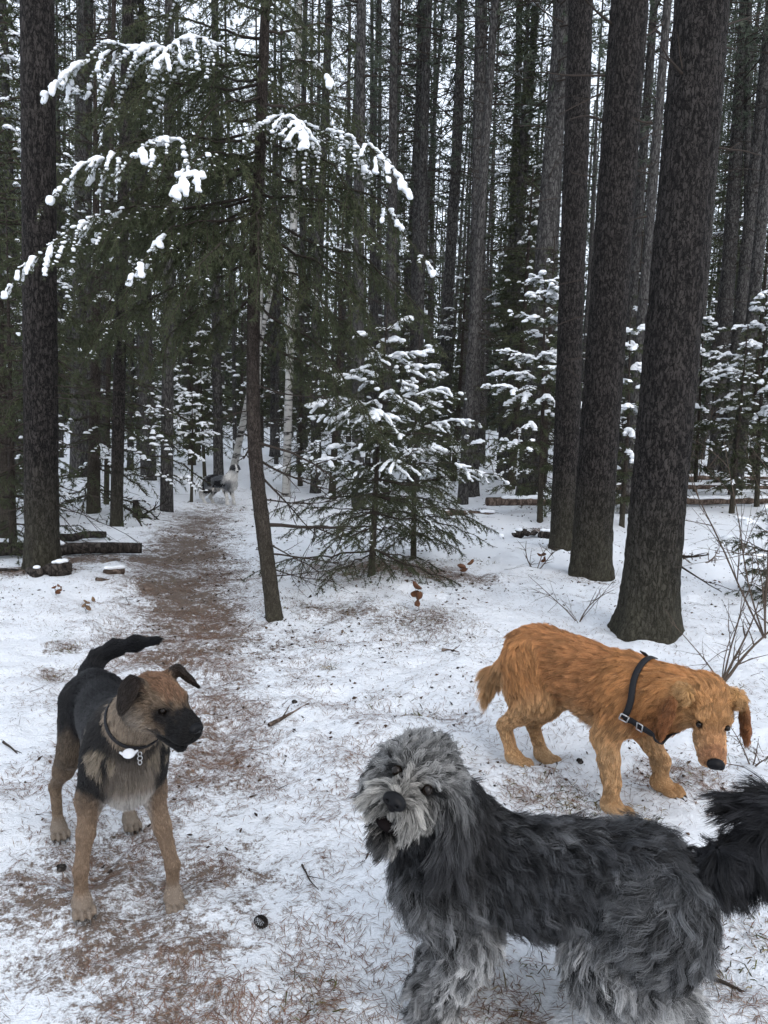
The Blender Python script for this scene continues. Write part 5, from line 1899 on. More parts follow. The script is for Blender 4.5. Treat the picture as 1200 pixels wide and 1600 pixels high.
# ------------------------------------------------------------------ black and tan dog on the trail
def shepherd_dog():
    s = Dog('dog', (-0.885, 2.40), (0.52, -0.85), 'black and tan short-haired dog wearing a collar with a white tag, tail raised')
    BLK, TAN, CRM, RUST = (0.012, 0.012, 0.014), (0.29, 0.195, 0.125), (0.40, 0.32, 0.24), (0.30, 0.155, 0.08)
    up = dict(col=(0.23, 0.16, 0.108), L=0.014, lift=0.1)
    low = dict(col=TAN, L=0.008, lift=0.08)
    blk = dict(col=BLK, L=0.018, lift=0.1)
    s.ell(s.l(0.16, 0, 0.45), (0.17, 0.10, 0.15), k=0.05, comb=s.d(-1, 0, -0.5), **blk)
    s.ell(s.l(0.00, 0, 0.455), (0.2, 0.09, 0.125), k=0.06, comb=s.d(-1, 0, -0.3), **blk)
    s.ell(s.l(-0.15, 0, 0.48), (0.18, 0.07, 0.09), k=0.06, comb=s.d(-1, 0, -0.2), **blk)
    s.ell(s.l(-0.25, 0, 0.48), (0.10, 0.062, 0.09), k=0.05, comb=s.d(-1, 0, -0.3), **blk)
    s.ell(s.l(0.27, 0, 0.42), (0.06, 0.085, 0.11), k=0.05, comb=s.d(0.2, 0, -1), col=(0.3, 0.25, 0.2), L=0.03, lift=0.2)
    hc = s.px(243, 1090, 2.05)
    s.set_head(hc, (0.80, -0.56, -0.20), (0, 0, 1), 1.0)
    s.cone(s.l(0.22, 0, 0.52), s.h(-0.035, 0, -0.045), 0.098, 0.07, 0.05, comb=s.d(-0.4, 0, -1), col=(0.05, 0.042, 0.036), L=0.026, lift=0.12)
    s.legs([(0.30, 0.126), (0.224, -0.131)], [(-0.243, 0.119), (-0.263, -0.125)], 0.86, up, low, 0.034, lowk=0.88, top=0.45, hip_z=0.47, wide=(0.068, 0.04), hock=0.15, hipr=0.078)
    # head
    H = s.hax
    kw = dict(L=0.013, lift=0.1)
    s.ell(s.h(-0.005, 0, 0.012), np.array((0.072, 0.064, 0.056)), H, 0.03, col=(0.12, 0.075, 0.045), comb=s.hd(-1, 0, 0), **kw)
    s.ell(s.h(0.042, 0, 0.018), np.array((0.05, 0.05, 0.040)), H, 0.025, col=(0.28, 0.14, 0.07), comb=s.hd(-1, 0, 0.3), **kw)
    for g in (1, -1):
        s.ell(s.h(0.012, g * 0.036, -0.03), np.array((0.056, 0.038, 0.045)), H, 0.03, col=CRM, comb=s.hd(-1, 0, -0.7), L=0.02, lift=0.15)
        s.ell(s.h(0.066, g * 0.03, 0.026), np.array((0.02, 0.02, 0.014)), H, 0.012, col=RUST, comb=s.hd(-1, 0, 0.5), **kw)
    s.cone(s.h(0.062, 0, -0.008), s.h(0.146, 0, -0.020), 0.046, 0.035, 0.03, col=(0.03, 0.025, 0.022), comb=s.hd(-1, 0, -0.2), L=0.008, lift=0.08)
    for g in (1, -1):
        s.cone(s.h(0.07, g * 0.022, -0.036), s.h(0.142, g * 0.016, -0.040), 0.034, 0.029, 0.02, col=(0.016, 0.014, 0.014), comb=s.hd(-1, 0, -0.4), L=0.008, lift=0.08)
    s.cone(s.h(0.02, 0, -0.066), s.h(0.126, 0, -0.086), 0.036, 0.020, 0.014, col=(0.03, 0.028, 0.026), comb=s.hd(-1, 0, -0.4), L=0.008, lift=0.1)
    s.ell(s.h(0.128, 0, -0.071), np.array((0.055, 0.05, 0.005)), H, 0.006, cut=True)
    for g in (1, -1):
        s.ell(s.h(0.079, g * 0.036, 0.008), np.array((0.014, 0.011, 0.010)), H, 0.01, cut=True)
    # folded ears
    EAR = dict(col=(0.018, 0.013, 0.011), L=0.008, lift=0.1)
    for g in (1, -1):
        base = s.h(-0.012, g * 0.052, 0.05)
        if g < 0:
            # the right ear: rises from the base, folds and hangs beside the cheek
            e1 = s.h(-0.02, -0.074, 0.066)
            tipp = s.h(-0.008, -0.112, -0.018)
        else:
            e1 = s.h(-0.004, 0.072, 0.066)
            tipp = s.h(0.03, 0.122, 0.012)
        s.cone(base, e1, 0.020, 0.014, 0.016, comb=e1 - base, **EAR)
        z = unit(tipp - e1)
        y = unit(np.cross(s.hax[0], z))
        x = np.cross(y, z)
        m = e1 * 0.52 + tipp * 0.48
        s.ell(m - x * 0.004, (0.030, 0.0075, 0.052), np.stack([x, y, z]), 0.014, comb=z, **EAR)
        s.ell(e1 * 0.72 + tipp * 0.28, (0.034, 0.009, 0.03), np.stack([x, y, z]), 0.014, comb=z, **EAR)
    # tail
    tp = [s.l(-0.32, 0, 0.50), s.px(141, 1052, 2.72), s.px(152, 1030, 2.75), s.px(176, 1014, 2.76), s.px(210, 1006, 2.76), s.px(244, 1001, 2.74)]
    rr = [0.042, 0.034, 0.029, 0.026, 0.023, 0.014]
    for i in range(5):
        s.cone(tp[i], tp[i + 1], rr[i], rr[i + 1], 0.03, col=BLK, L=0.024, lift=0.1)

    def paint(s, p, col, tip):
        col, tip = col.copy(), tip.copy()
        h = s.to_head(p)
        l = s.to_local(p)
        nz = noise3(p * 30, 5) - 0.5

        def put(m, c, tc=None):
            m = np.clip(m, 0, 1)[:, None]
            col[:] = col * (1 - m) + np.array(c) * m
            tip[:] = tip * (1 - m) + np.array(tc or c) * m

        dh = np.linalg.norm(h, axis=1)
        body = sstep(0.16, 0.2, dh)
        # saddle ends on the flanks; tan below and on the rump sides
        side = sstep(0.44, 0.385, l[:, 2] + nz * 0.05) * body
        put(side * (l[:, 0] < 0.16) * 0.85, (0.24, 0.17, 0.11))
        put(body * (l[:, 0] < 0.05) * sstep(0.33, 0.42, l[:, 2] + nz * 0.06), BLK, (0.016, 0.016, 0.018))
        put(body * (l[:, 0] < -0.1) * sstep(0.2, 0.3, l[:, 2] + nz * 0.06) * sstep(0.43, 0.36, l[:, 2] + nz * 0.05) * 0.6, (0.05, 0.04, 0.03), (0.10, 0.08, 0.06))
        tl = (dh > 0.3) & (l[:, 2] > 0.47)
        put(tl * 1.0, BLK, (0.016, 0.016, 0.018))
        # shoulder patches dark, breastbone pale
        neck = (l[:, 0] > 0.12) & (l[:, 2] > 0.3)
        put(neck * sstep(0.05, 0.085, np.abs(l[:, 1]) + nz * 0.03) * sstep(0.335, 0.375, l[:, 2] + nz * 0.04) * body, (0.016, 0.016, 0.018), (0.03, 0.028, 0.026))
        streak = noise3(p * A3(60, 60, 25), 9)
        put(neck * sstep(0.06, 0.03, np.abs(l[:, 1] - 0.01) + nz * 0.03) * sstep(0.5, 0.3, l[:, 2]) * body, (0.25, 0.2, 0.15), (0.38, 0.32, 0.26))
        put(neck * sstep(0.35, 0.25, np.abs(l[:, 2] - 0.47) * 6 + np.abs(np.abs(l[:, 1]) - 0.09) * 5) * (streak > 0.5) * body, (0.2, 0.16, 0.11), (0.3, 0.25, 0.19))
        put((l[:, 0] > 0.15) * sstep(0.40, 0.35, l[:, 2]) * sstep(0.085, 0.05, np.abs(l[:, 1])) * 0.95 * body, (0.55, 0.51, 0.47), (0.68, 0.65, 0.61))
        put(sstep(0.05, 0.02, l[:, 2]) * 0.35, (0.5, 0.44, 0.37))
        # head: black muzzle and eye mask, rust crown, tan cheeks
        x, y, z = h.T
        ay = np.abs(y)
        near = dh < 0.2
        n1 = noise3(p * 55, 8) - 0.5
        n2 = noise3(p * 110, 12) - 0.5
        n1 = n1 + 0.6 * n2
        skull = near * (ay < np.where(z > 0.04, 0.05, 0.068))
        put(skull * (x > -0.06), (0.17, 0.115, 0.07), (0.26, 0.18, 0.115))
        put(skull * sstep(-0.015, -0.05, z + n1 * 0.02) * (x < 0.075), (0.3, 0.22, 0.15), (0.42, 0.33, 0.24))
        put(skull * sstep(0.02, 0.045, z + n1 * 0.025) * sstep(0.05, 0.03, ay + n1 * 0.02) * (x > -0.05), (0.17, 0.088, 0.045), (0.30, 0.16, 0.085))
        put(skull * sstep(0.035, 0.0, x + n1 * 0.04) * sstep(-0.015, 0.01, z + n1 * 0.03) * sstep(0.036, 0.05, ay + n1 * 0.01), (0.022, 0.018, 0.016), (0.04, 0.032, 0.026))
        put(skull * sstep(0.042, 0.016, np.hypot(np.hypot((x - 0.078) * 0.75, ay - 0.037), (z + 0.002) * 0.9) + n1 * 0.02), (0.014, 0.011, 0.01))
        put(skull * sstep(0.068, 0.118, x + n1 * 0.06 - np.maximum(z + 0.02, 0) * 0.4), (0.012, 0.011, 0.011))
        put(skull * (x > 0.03) * sstep(-0.045, -0.06, z + n1 * 0.01) * sstep(0.03, 0.06, x + n1 * 0.02), (0.014, 0.013, 0.013))
        put(skull * sstep(0.014, 0.006, np.hypot(np.hypot(x - 0.07, ay - 0.034), z - 0.034) + n1 * 0.006), (0.34, 0.22, 0.13))
        return col, tip

    s.gain, s.sat = 0.76, 0.86
    s.build(0.005, paint)
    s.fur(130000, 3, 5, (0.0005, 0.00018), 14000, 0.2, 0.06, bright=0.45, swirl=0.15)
    s.eyes((0.0745, 0.033, 0.008), 0.0105)
    s.nose((0.172, 0, -0.009), 0.019)
    # collar, its rings and the white tag
    c0 = s.l(0.22, 0, 0.52) * 0.42 + s.h(-0.035, 0, -0.045) * 0.58
    axn = unit(s.h(-0.035, 0, -0.045) - s.l(0.22, 0, 0.52))
    u, w = frame_of(axn)
    ring = [c0 + (u * math.cos(a) + w * math.sin(a)) * 0.11 for a in np.linspace(0, 2 * math.pi, 24, endpoint=False)]
    col_o, pos, nor, tan = s.strap('collar', ring, 0.014, 0.005, M_STRAP, 0.004, n=60, closed=True)
    tgt = s.px(206, 1180, 1.98)
    i = int(np.argmin(np.linalg.norm(pos - tgt, axis=1)))
    v, q = [], []
    g = Geo()
    f = unit(-(s.O + pos[i] - CAM))
    fx, fy = frame_of(f)
    cc = pos[i] + nor[i] * 0.014 + A3(0, 0, -0.006)
    for r0, z0, r1, z1 in ((0.0, 0.005, 0.009, 0.005), (0.009, 0.0037, 0.0135, 0.0037), (0.0135, 0.0037, 0.016, 0.0), (0.016, 0.0, 0.016, -0.005)):
        a = np.arange(20) * 2 * math.pi / 20
        ringf = lambda r, z: cc + r * (np.cos(a)[:, None] * fx * 1.12 + np.sin(a)[:, None] * fy * 0.9) + f * z
        vv = np.vstack([ringf(max(r0, 1e-4), z0), ringf(r1, z1)])
        j = np.arange(20)
        g.add(vv, None, np.stack([j, (j + 1) % 20, 20 + (j + 1) % 20, 20 + j], -1))
    up_ = A3(0, 0, 1)
    for sg in (1, -1):
        v, q = prisms([cc + fx * 0.015 * sg], [cc + fx * 0.025 * sg + up_ * 0.007], 0.005, 0.003, 6)
        g.add(v, None, q)
    obj('tag', g.build('tag'), col_o, M_PLASTIC)
    j = int(np.argmin(np.linalg.norm(pos - s.px(254, 1172, 1.95), axis=1)))
    p0 = pos[j] + nor[j] * 0.008
    for k in range(3):
        cc2 = p0 + A3(0.0, 0, -0.012 - 0.013 * k)
        a = np.linspace(0, 2 * math.pi, 14)
        e = (fx if k % 2 else unit(fx + f * 0.8))
        path = cc2 + 0.0065 * (np.cos(a)[:, None] * e + np.sin(a)[:, None] * up_)
        v, t, q = tube(path, 0.0016, 5, False)
        obj('collar_ring', mesh_np('collar_ring', v, q, None, True), col_o, M_STEEL)
    return s


# ------------------------------------------------------------------ shaggy grey dog in front
def shaggy_dog():
    s = Dog('dog', (0.40, 1.79), (-0.985, 0.17), 'shaggy charcoal and silver long-haired dog looking up with mouth open')
    DK, MID, LT, PALE = (0.018, 0.019, 0.022), (0.10, 0.102, 0.108), (0.23, 0.225, 0.22), (0.40, 0.385, 0.36)
    b = dict(col=DK, tip=(0.065, 0.067, 0.073), L=0.08, lift=0.22, fall=0.3, wave=0.0125)
    s.ell(s.l(0.20, 0, 0.38), (0.15, 0.125, 0.145), k=0.06, comb=s.d(-0.8, 0, -0.7), **b)
    s.ell(s.l(0.04, 0, 0.375), (0.22, 0.125, 0.125), k=0.06, comb=s.d(-1, 0, -0.6), **b)
    s.ell(s.l(-0.16, 0, 0.375), (0.2, 0.115, 0.115), k=0.06, comb=s.d(-1, 0, -0.6), **b)
    s.ell(s.l(-0.28, 0, 0.365), (0.12, 0.115, 0.12), k=0.06, comb=s.d(-0.8, 0, -0.8), **b)
    up = dict(col=(0.035, 0.036, 0.04), tip=(0.15, 0.153, 0.158), L=0.075, lift=0.22, fall=0.3, wave=0.0115)
    low = dict(col=(0.15, 0.15, 0.152), tip=(0.52, 0.515, 0.505), L=0.055, lift=0.26, fall=0.35, wave=0.007)
    s.legs([(0.235, 0.10), (0.20, -0.09)], [(-0.27, 0.11), (-0.31, -0.09)], 1.25, up, low, 0.044, lowk=1.5, top=0.36, hip_z=0.35, wide=(0.09, 0.085), hock=0.15, wrist=0.11, toes=False, tops=(0.2, -0.27))
    hc = s.px(660, 1207, 1.67)
    s.set_head(hc, (-0.34, -0.91, 0.17), (0.36, -0.05, 0.92), 1.06)
    s.cone(s.l(0.22, 0, 0.46), s.h(-0.04, 0, -0.03), 0.115, 0.085, 0.05, col=DK, tip=(0.05, 0.052, 0.056), L=0.06, lift=0.25, fall=0.5, wave=0.005, comb=s.d(-0.4, 0, -1))
    H = s.hax
    hk = dict(fall=0.12, wave=0.004)
    s.ell(s.h(-0.01, 0, 0.012), np.array((0.078, 0.082, 0.067)), H, 0.03, col=(0.15, 0.148, 0.145), tip=(0.30, 0.298, 0.29), L=0.046, lift=0.28, comb=s.hd(-0.75, 0, 0.1), **hk)
    s.ell(s.h(0.04, 0, 0.022), np.array((0.045, 0.055, 0.042)), H, 0.02, col=(0.17, 0.168, 0.163), tip=(0.34, 0.335, 0.32), L=0.034, lift=0.26, comb=s.hd(-0.8, 0, 0.75), **hk)
    for g in (1, -1):
        s.ell(s.h(0.005, g * 0.05, -0.035), np.array((0.05, 0.035, 0.06)), H, 0.03, col=(0.15, 0.15, 0.15), tip=(0.29, 0.29, 0.28), L=0.036, lift=0.12, comb=s.hd(-0.35, 0.05 * g, -1), **hk)
        s.ell(s.h(0.10, g * 0.029, -0.046), np.array((0.05, 0.034, 0.036)), H, 0.02, col=(0.22, 0.21, 0.19), tip=(0.46, 0.44, 0.40), L=0.056, lift=0.06, comb=s.hd(-0.1, 0.34 * g, -1), fall=0.3, wave=0.003, dens=1.5)
        # brow tufts over the eyes
        s.ell(s.h(0.066, g * 0.036, 0.03), np.array((0.016, 0.022, 0.012)), H, 0.015, col=(0.14, 0.138, 0.134), tip=(0.27, 0.265, 0.255), L=0.017, lift=0.25, comb=s.hd(-0.3, 0.8 * g, 0.6), **hk)
    s.cone(s.h(0.055, 0, -0.006), s.h(0.128, 0, -0.018), 0.036, 0.028, 0.02, col=(0.2, 0.185, 0.165), tip=(0.36, 0.34, 0.3), L=0.015, lift=0.14, comb=s.hd(-0.8, 0, 0.12), fall=0.1, wave=0.001)
    s.cone(s.h(0.04, 0, -0.092), s.h(0.105, 0, -0.118), 0.042, 0.03, 0.012, col=(0.18, 0.17, 0.155), tip=(0.38, 0.365, 0.335), L=0.038, lift=0.2, comb=s.hd(0.05, 0, -1), fall=0.1, wave=0.002)
    s.ell(s.h(0.135, 0, -0.084), np.array((0.06, 0.030, 0.016)), H, 0.008, cut=True)
    for g in (1, -1):
        s.ell(s.h(0.082, g * 0.038, 0.004), np.array((0.02, 0.017, 0.014)), H, 0.01, cut=True)
    # ears
    for g in (1, -1):
        z = unit(s.hd(-0.05, 0.35 * g, -1) + A3(0, 0, -0.25))
        y = unit(np.cross(s.hax[0], z))
        x = np.cross(y, z)
        s.ell(s.h(0.0, g * (0.104 if g > 0 else 0.085), -0.055), (0.05, 0.017, 0.085 if g > 0 else 0.06), np.stack([x, y, z]), 0.02, col=(0.014, 0.014, 0.016) if g > 0 else (0.12, 0.12, 0.12), tip=(0.06, 0.06, 0.063) if g > 0 else (0.26, 0.26, 0.255), L=0.11 if g > 0 else 0.06, lift=0.14 if g > 0 else 0.06, comb=z + s.hd(-0.15, 0, 0), fall=0.5, wave=0.006, dens=1.5)
    # plume tail
    tp = [s.l(-0.38, 0, 0.40), s.px(1135, 1345, 1.70), s.px(1185, 1325, 1.70), s.px(1214, 1295, 1.71), s.px(1206, 1268, 1.72), s.px(1172, 1256, 1.72)]
    rr = [0.045, 0.034, 0.03, 0.026, 0.022, 0.012]
    cmb = [A3(0.8, 0, -0.7), A3(0.4, 0, -1), A3(0.2, 0, -1), A3(-1, 0, -0.1), A3(-1, 0, 0.1)]
    for i in range(5):
        s.cone(tp[i], tp[i + 1], rr[i], rr[i + 1], 0.03, col=(0.011, 0.011, 0.013), tip=(0.03, 0.03, 0.034), L=(0.08, 0.10, 0.12, 0.12, 0.11)[i], lift=0.2, fall=(0.8, 0.9, 0.8, 0.75, 0.5)[i], wave=0.004, dens=2.2, comb=cmb[i])

    def paint(s, p, col, tip):
        col, tip = col.copy(), tip.copy()
        l, h = s.to_local(p), s.to_head(p)
        dh = np.linalg.norm(h, axis=1)
        nz = noise3(p * 9, 21) - 0.5
        n2 = noise3(p * 26, 22) - 0.5

        def put(m, c, tc):
            m = np.clip(m, 0, 1)[:, None]
            col[:] = col * (1 - m) + np.array(c) * m
            tip[:] = tip * (1 - m) + np.array(tc) * m
        body = (dh > 0.16) & (l[:, 0] > -0.44)
        # silver locks through the dark coat, dark neck and saddle
        put(body * sstep(0.08, 0.4, nz + n2) * 0.8 * (l[:, 0] < 0.2), (0.06, 0.061, 0.065), (0.2, 0.203, 0.21))
        put(body * sstep(0.3, 0.2, l[:, 2] + nz * 0.12) * 0.85, (0.16, 0.16, 0.16), (0.46, 0.457, 0.45))
        put(body * (l[:, 0] > 0.1) * sstep(0.36, 0.44, l[:, 2] + nz * 0.08) * 0.85, (0.012, 0.012, 0.014), (0.035, 0.036, 0.04))
        put(body * (l[:, 0] > 0.2) * sstep(0.43, 0.34, l[:, 2] + nz * 0.1) * 0.7, (0.075, 0.076, 0.08), (0.23, 0.232, 0.235))
        x, y, z = h.T
        near = dh < 0.19
        for g in (1, -1):
            put(near * sstep(0.030, 0.014, np.hypot(np.hypot(x - 0.07, y - g * 0.042), (z - 0.001) * 1.1)), (0.012, 0.012, 0.012), (0.02, 0.02, 0.02))
        put((dh < 0.26) * sstep(0.082, 0.1, y + n2 * 0.02) * (x < 0.06) * sstep(0.01, -0.03, z + n2 * 0.02), (0.012, 0.012, 0.014), (0.055, 0.055, 0.058))
        put(near * (x > 0.07) * sstep(0.018, 0.012, np.abs(z + 0.084)) * (np.abs(y) < 0.032), (0.012, 0.01, 0.01), (0.012, 0.01, 0.01))
        return col, tip

    s.gain, s.sat = 0.76, 0.8
    s.build(0.008, paint)
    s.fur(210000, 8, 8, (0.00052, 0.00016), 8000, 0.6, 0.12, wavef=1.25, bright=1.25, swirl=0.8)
    s.eyes((0.079, 0.037, 0.004), 0.013)
    s.nose((0.158, 0, -0.018), 0.0225)
    # dark open mouth
    s.blob('mouth', s.h(0.117, 0, -0.085), np.array((0.028, 0.028, 0.015)), s.hax, M_MOUTH)
    return s


# ------------------------------------------------------------------ golden dog with a harness
def golden_dog():
    s = Dog('dog', (0.86, 3.04), (0.687, -0.727), 'golden long-haired dog in a black chest harness with its head lowered')
    G, GL, GD = (0.38, 0.18, 0.075), (0.50, 0.32, 0.175), (0.27, 0.112, 0.043)
    b = dict(col=GD, tip=(0.50, 0.245, 0.105), L=0.05, lift=0.1, fall=0.1, wave=0.002)
    s.ell(s.l(0.17, 0, 0.42), (0.165, 0.115, 0.145), k=0.05, comb=s.d(-1, 0, -0.6), **b)
    s.ell(s.l(0.02, 0, 0.455), (0.23, 0.122, 0.145), k=0.06, comb=s.d(-1, 0, -0.35), **b)
    s.ell(s.l(-0.13, 0, 0.49), (0.20, 0.112, 0.12), k=0.06, comb=s.d(-1, 0, -0.3), **b)
    s.ell(s.l(-0.25, 0, 0.505), (0.12, 0.11, 0.11), k=0.05, comb=s.d(-0.9, 0, -0.5), **b)
    up = dict(col=G, tip=(0.50, 0.25, 0.10), L=0.04, lift=0.1, fall=0.1)
    low = dict(col=(0.44, 0.265, 0.135), tip=(0.52, 0.335, 0.18), L=0.012, lift=0.08)
    s.legs([(0.293, 0.136), (0.23, -0.135)], [(-0.243, 0.092), (-0.266, -0.092)], 1.08, up, low, 0.044, lowk=1.08, top=0.42, hip_z=0.48, wide=(0.085, 0.075), hock=0.16, hipr=0.09)
    # long feathering behind the thighs, the fore legs and under the belly
    for sg in (1, -1):
        s.ell(s.l(-0.325, sg * 0.075, 0.38), (0.035, 0.035, 0.10), k=0.04, comb=s.d(-0.6, 0, -1), col=GL, tip=(0.62, 0.42, 0.24), L=0.05, lift=0.25, fall=0.4)
    for (fx, fy) in ((0.293, 0.136), (0.23, -0.135)):
        s.cone(s.l(fx - 0.05, fy * 0.95, 0.26), s.l(fx - 0.045, fy, 0.14), 0.022, 0.014, 0.03, comb=s.d(-0.5, 0, -1), col=GL, tip=(0.58, 0.40, 0.24), L=0.035, lift=0.2, fall=0.4)
    s.cone(s.l(0.10, 0, 0.295), s.l(-0.12, 0, 0.385), 0.03, 0.03, 0.05, comb=s.d(-0.5, 0, -1), col=(0.42, 0.21, 0.085), tip=GL, L=0.05, lift=0.25, fall=0.5)
    hc = s.px(1106, 1098, 2.68)
    s.set_head(hc, (-0.14, -0.80, -0.56), (-0.02, -0.45, 0.8), 1.28)
    s.cone(s.l(0.20, 0, 0.47), s.l(0.34, -0.005, 0.47), 0.125, 0.11, 0.05, comb=s.d(-0.7, 0, -0.9), col=G, tip=(0.52, 0.25, 0.095), L=0.06, lift=0.22, fall=0.45, wave=0.005)
    s.cone(s.l(0.34, -0.005, 0.47), s.h(-0.03, 0, -0.01), 0.11, 0.085, 0.05, comb=s.d(-0.7, 0, -0.9), col=G, tip=(0.52, 0.25, 0.095), L=0.05, lift=0.2, fall=0.3, wave=0.004)
    H = s.hax
    kw = dict(L=0.014, lift=0.1, tip=(0.50, 0.27, 0.115))
    s.ell(s.h(0, 0, 0.012), np.array((0.08, 0.07, 0.062)) * 1.05, H, 0.03, col=(0.42, 0.205, 0.08), comb=s.hd(-1, 0, 0), **kw)
    s.ell(s.h(0.05, 0, 0.014), np.array((0.05, 0.054, 0.042)), H, 0.025, col=(0.45, 0.23, 0.095), comb=s.hd(-1, 0, 0.3), **kw)
    for g in (1, -1):
        s.ell(s.h(0.015, g * 0.042, -0.032), np.array((0.058, 0.038, 0.05)), H, 0.03, col=(0.48, 0.28, 0.13), comb=s.hd(-1, 0, -0.8), L=0.025, lift=0.18, tip=(0.55, 0.35, 0.18))
        s.ell(s.h(0.07, g * 0.034, 0.027), np.array((0.02, 0.022, 0.013)), H, 0.012, col=(0.48, 0.27, 0.12), comb=s.hd(-1, 0, 0.5), **kw)
        s.cone(s.h(0.09, g * 0.021, -0.038), s.h(0.157, g * 0.016, -0.044), 0.031, 0.026, 0.02, col=(0.48, 0.29, 0.15), comb=s.hd(-1, 0, -0.6), L=0.01, lift=0.1, tip=(0.54, 0.36, 0.2))
    s.cone(s.h(0.07, 0, -0.012), s.h(0.155, 0, -0.024), 0.044, 0.033, 0.03, col=(0.44, 0.22, 0.1), comb=s.hd(-1, 0, 0), L=0.008, lift=0.08, tip=(0.5, 0.27, 0.13))
    s.cone(s.h(0.03, 0, -0.07), s.h(0.135, 0, -0.078), 0.032, 0.02, 0.014, col=(0.45, 0.28, 0.15), comb=s.hd(-1, 0, -0.6), L=0.012, lift=0.1, tip=(0.5, 0.34, 0.2))
    for g in (1, -1):
        s.ell(s.h(0.087, g * 0.041, 0.008), np.array((0.013, 0.012, 0.010)), H, 0.01, cut=True)
        z = unit(s.hd(0.05, 0.22 * g, -0.35) + A3(0, 0, -0.9))
        y = unit(np.cross(s.hax[0] + A3(0, -0.6, 0), z))
        x = np.cross(y, z)
        s.ell(s.h(0.012, g * 0.098, 0.0) + z * 0.045 + (A3(-0.03, -0.05, 0) if g < 0 else 0), (0.046, 0.014, 0.088), np.stack([x, y, z]), 0.02, col=(0.19, 0.07, 0.026), tip=(0.30, 0.13, 0.055), L=0.025, lift=0.14, comb=z, fall=0.3, wave=0.004)
        s.ell(s.h(-0.005, g * 0.07, 0.03) + (A3(-0.012, -0.02, 0) if g < 0 else 0), (0.04, 0.03, 0.035), np.stack([x, y, z]), 0.02, col=(0.48, 0.27, 0.11), tip=(0.55, 0.34, 0.16), L=0.028, lift=0.2, comb=z + s.hd(-0.6, 0, 0), fall=0.2, wave=0.005)
    tp = [s.l(-0.35, 0, 0.53), s.px(790, 1040, 3.36), s.px(772, 1052, 3.40), s.px(764, 1072, 3.42)]
    rr = [0.042, 0.03, 0.024, 0.012]
    for i in range(3):
        s.cone(tp[i], tp[i + 1], rr[i], rr[i + 1], 0.03, col=G, tip=(0.56, 0.34, 0.17), L=(0.06, 0.10, 0.12)[i], lift=0.3, fall=0.9, dens=2, wave=0.003, comb=A3(-0.35, 0.2, -1))

    def paint(s, p, col, tip):
        col, tip = col.copy(), tip.copy()
        l, h = s.to_local(p), s.to_head(p)
        dh = np.linalg.norm(h, axis=1)
        nz = noise3(p * 12, 31) - 0.5

        def put(m, c, tc):
            m = np.clip(m, 0, 1)[:, None]
            col[:] = col * (1 - m) + np.array(c) * m
            tip[:] = tip * (1 - m) + np.array(tc) * m
        body = dh > 0.17
        put(body * sstep(0.42, 0.3, l[:, 2] + nz * 0.1) * 0.55, (0.46, 0.25, 0.11), (0.58, 0.37, 0.19))
        put(body * sstep(0.06, 0.02, l[:, 2]) * 0.5, (0.55, 0.38, 0.22), (0.6, 0.45, 0.28))
        x, y, z = h.T
        near = dh < 0.22
        for g in (1, -1):
            put(near * sstep(0.019, 0.010, np.hypot(np.hypot(x - 0.084, y - g * 0.041), z - 0.006)), (0.03, 0.018, 0.012), (0.03, 0.018, 0.012))
        put(near * sstep(0.13, 0.15, x) * (z > -0.04) * 0.6, (0.3, 0.13, 0.07), (0.36, 0.18, 0.1))
        put(near * (x < 0.07) * sstep(0.06, 0.075, np.abs(y)) * sstep(0.0, -0.04, z) * 0.5, (0.2, 0.075, 0.028), (0.3, 0.13, 0.05))
        return col, tip

    s.gain, s.sat = 0.93, 1.0
    s.build(0.0072, paint)
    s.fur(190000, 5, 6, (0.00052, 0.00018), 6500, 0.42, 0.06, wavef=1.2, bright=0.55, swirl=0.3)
    s.eyes((0.0825, 0.0375, 0.007), 0.0112)
    s.nose((0.182, 0, -0.02), 0.021)
    # harness: shoulder strap, breast strap, side plate and buckles
    hz = empty('harness', (0, 0, 0))
    hz.parent = s.root
    c = []
    neckpts = [s.px(1014, 1050, 2.88), s.px(1000, 1075, 2.80), s.px(985, 1100, 2.75), s.px(976, 1118, 2.75)]
    o, pos, nor, tan = s.strap('shoulder_strap', neckpts, 0.024, 0.012, M_STRAP, 0.005, hz)
    br = [s.px(976, 1118, 2.75), s.px(995, 1146, 2.66), s.px(1015, 1160, 2.64), s.px(1036, 1168, 2.64), s.l(0.40, 0.06, 0.33), s.l(0.30, 0.14, 0.40), s.l(0.2, 0.14, 0.52), s.l(0.2, 0.05, 0.58)]
    o2, pos2, nor2, tan2 = s.strap('chest_strap', br, 0.024, 0.012, M_STRAP, 0.005, hz, 70)
    for name, P_, N_, T_, i, wdt in (('buckle', pos2, nor2, tan2, 9, 0.03), ('side_ring', pos, nor, tan, 38, 0.03)):
        cc, nn, tt = P_[i] + N_[i] * 0.008, N_[i], T_[i]
        b2 = np.cross(nn, tt)
        w2, h2 = wdt / 2, wdt * 0.4
        path = np.array([cc + b2 * w2 + tt * h2, cc - b2 * w2 + tt * h2, cc - b2 * w2 - tt * h2, cc + b2 * w2 - tt * h2, cc + b2 * w2 + tt * h2])
        g = Geo()
        for k in range(4):
            v, t, q = tube(np.stack([path[k], path[k + 1]]), 0.0024, 6)
            g.add(v, t, q)
        obj(name, g.build(name, True), hz, M_STEEL)
    return s


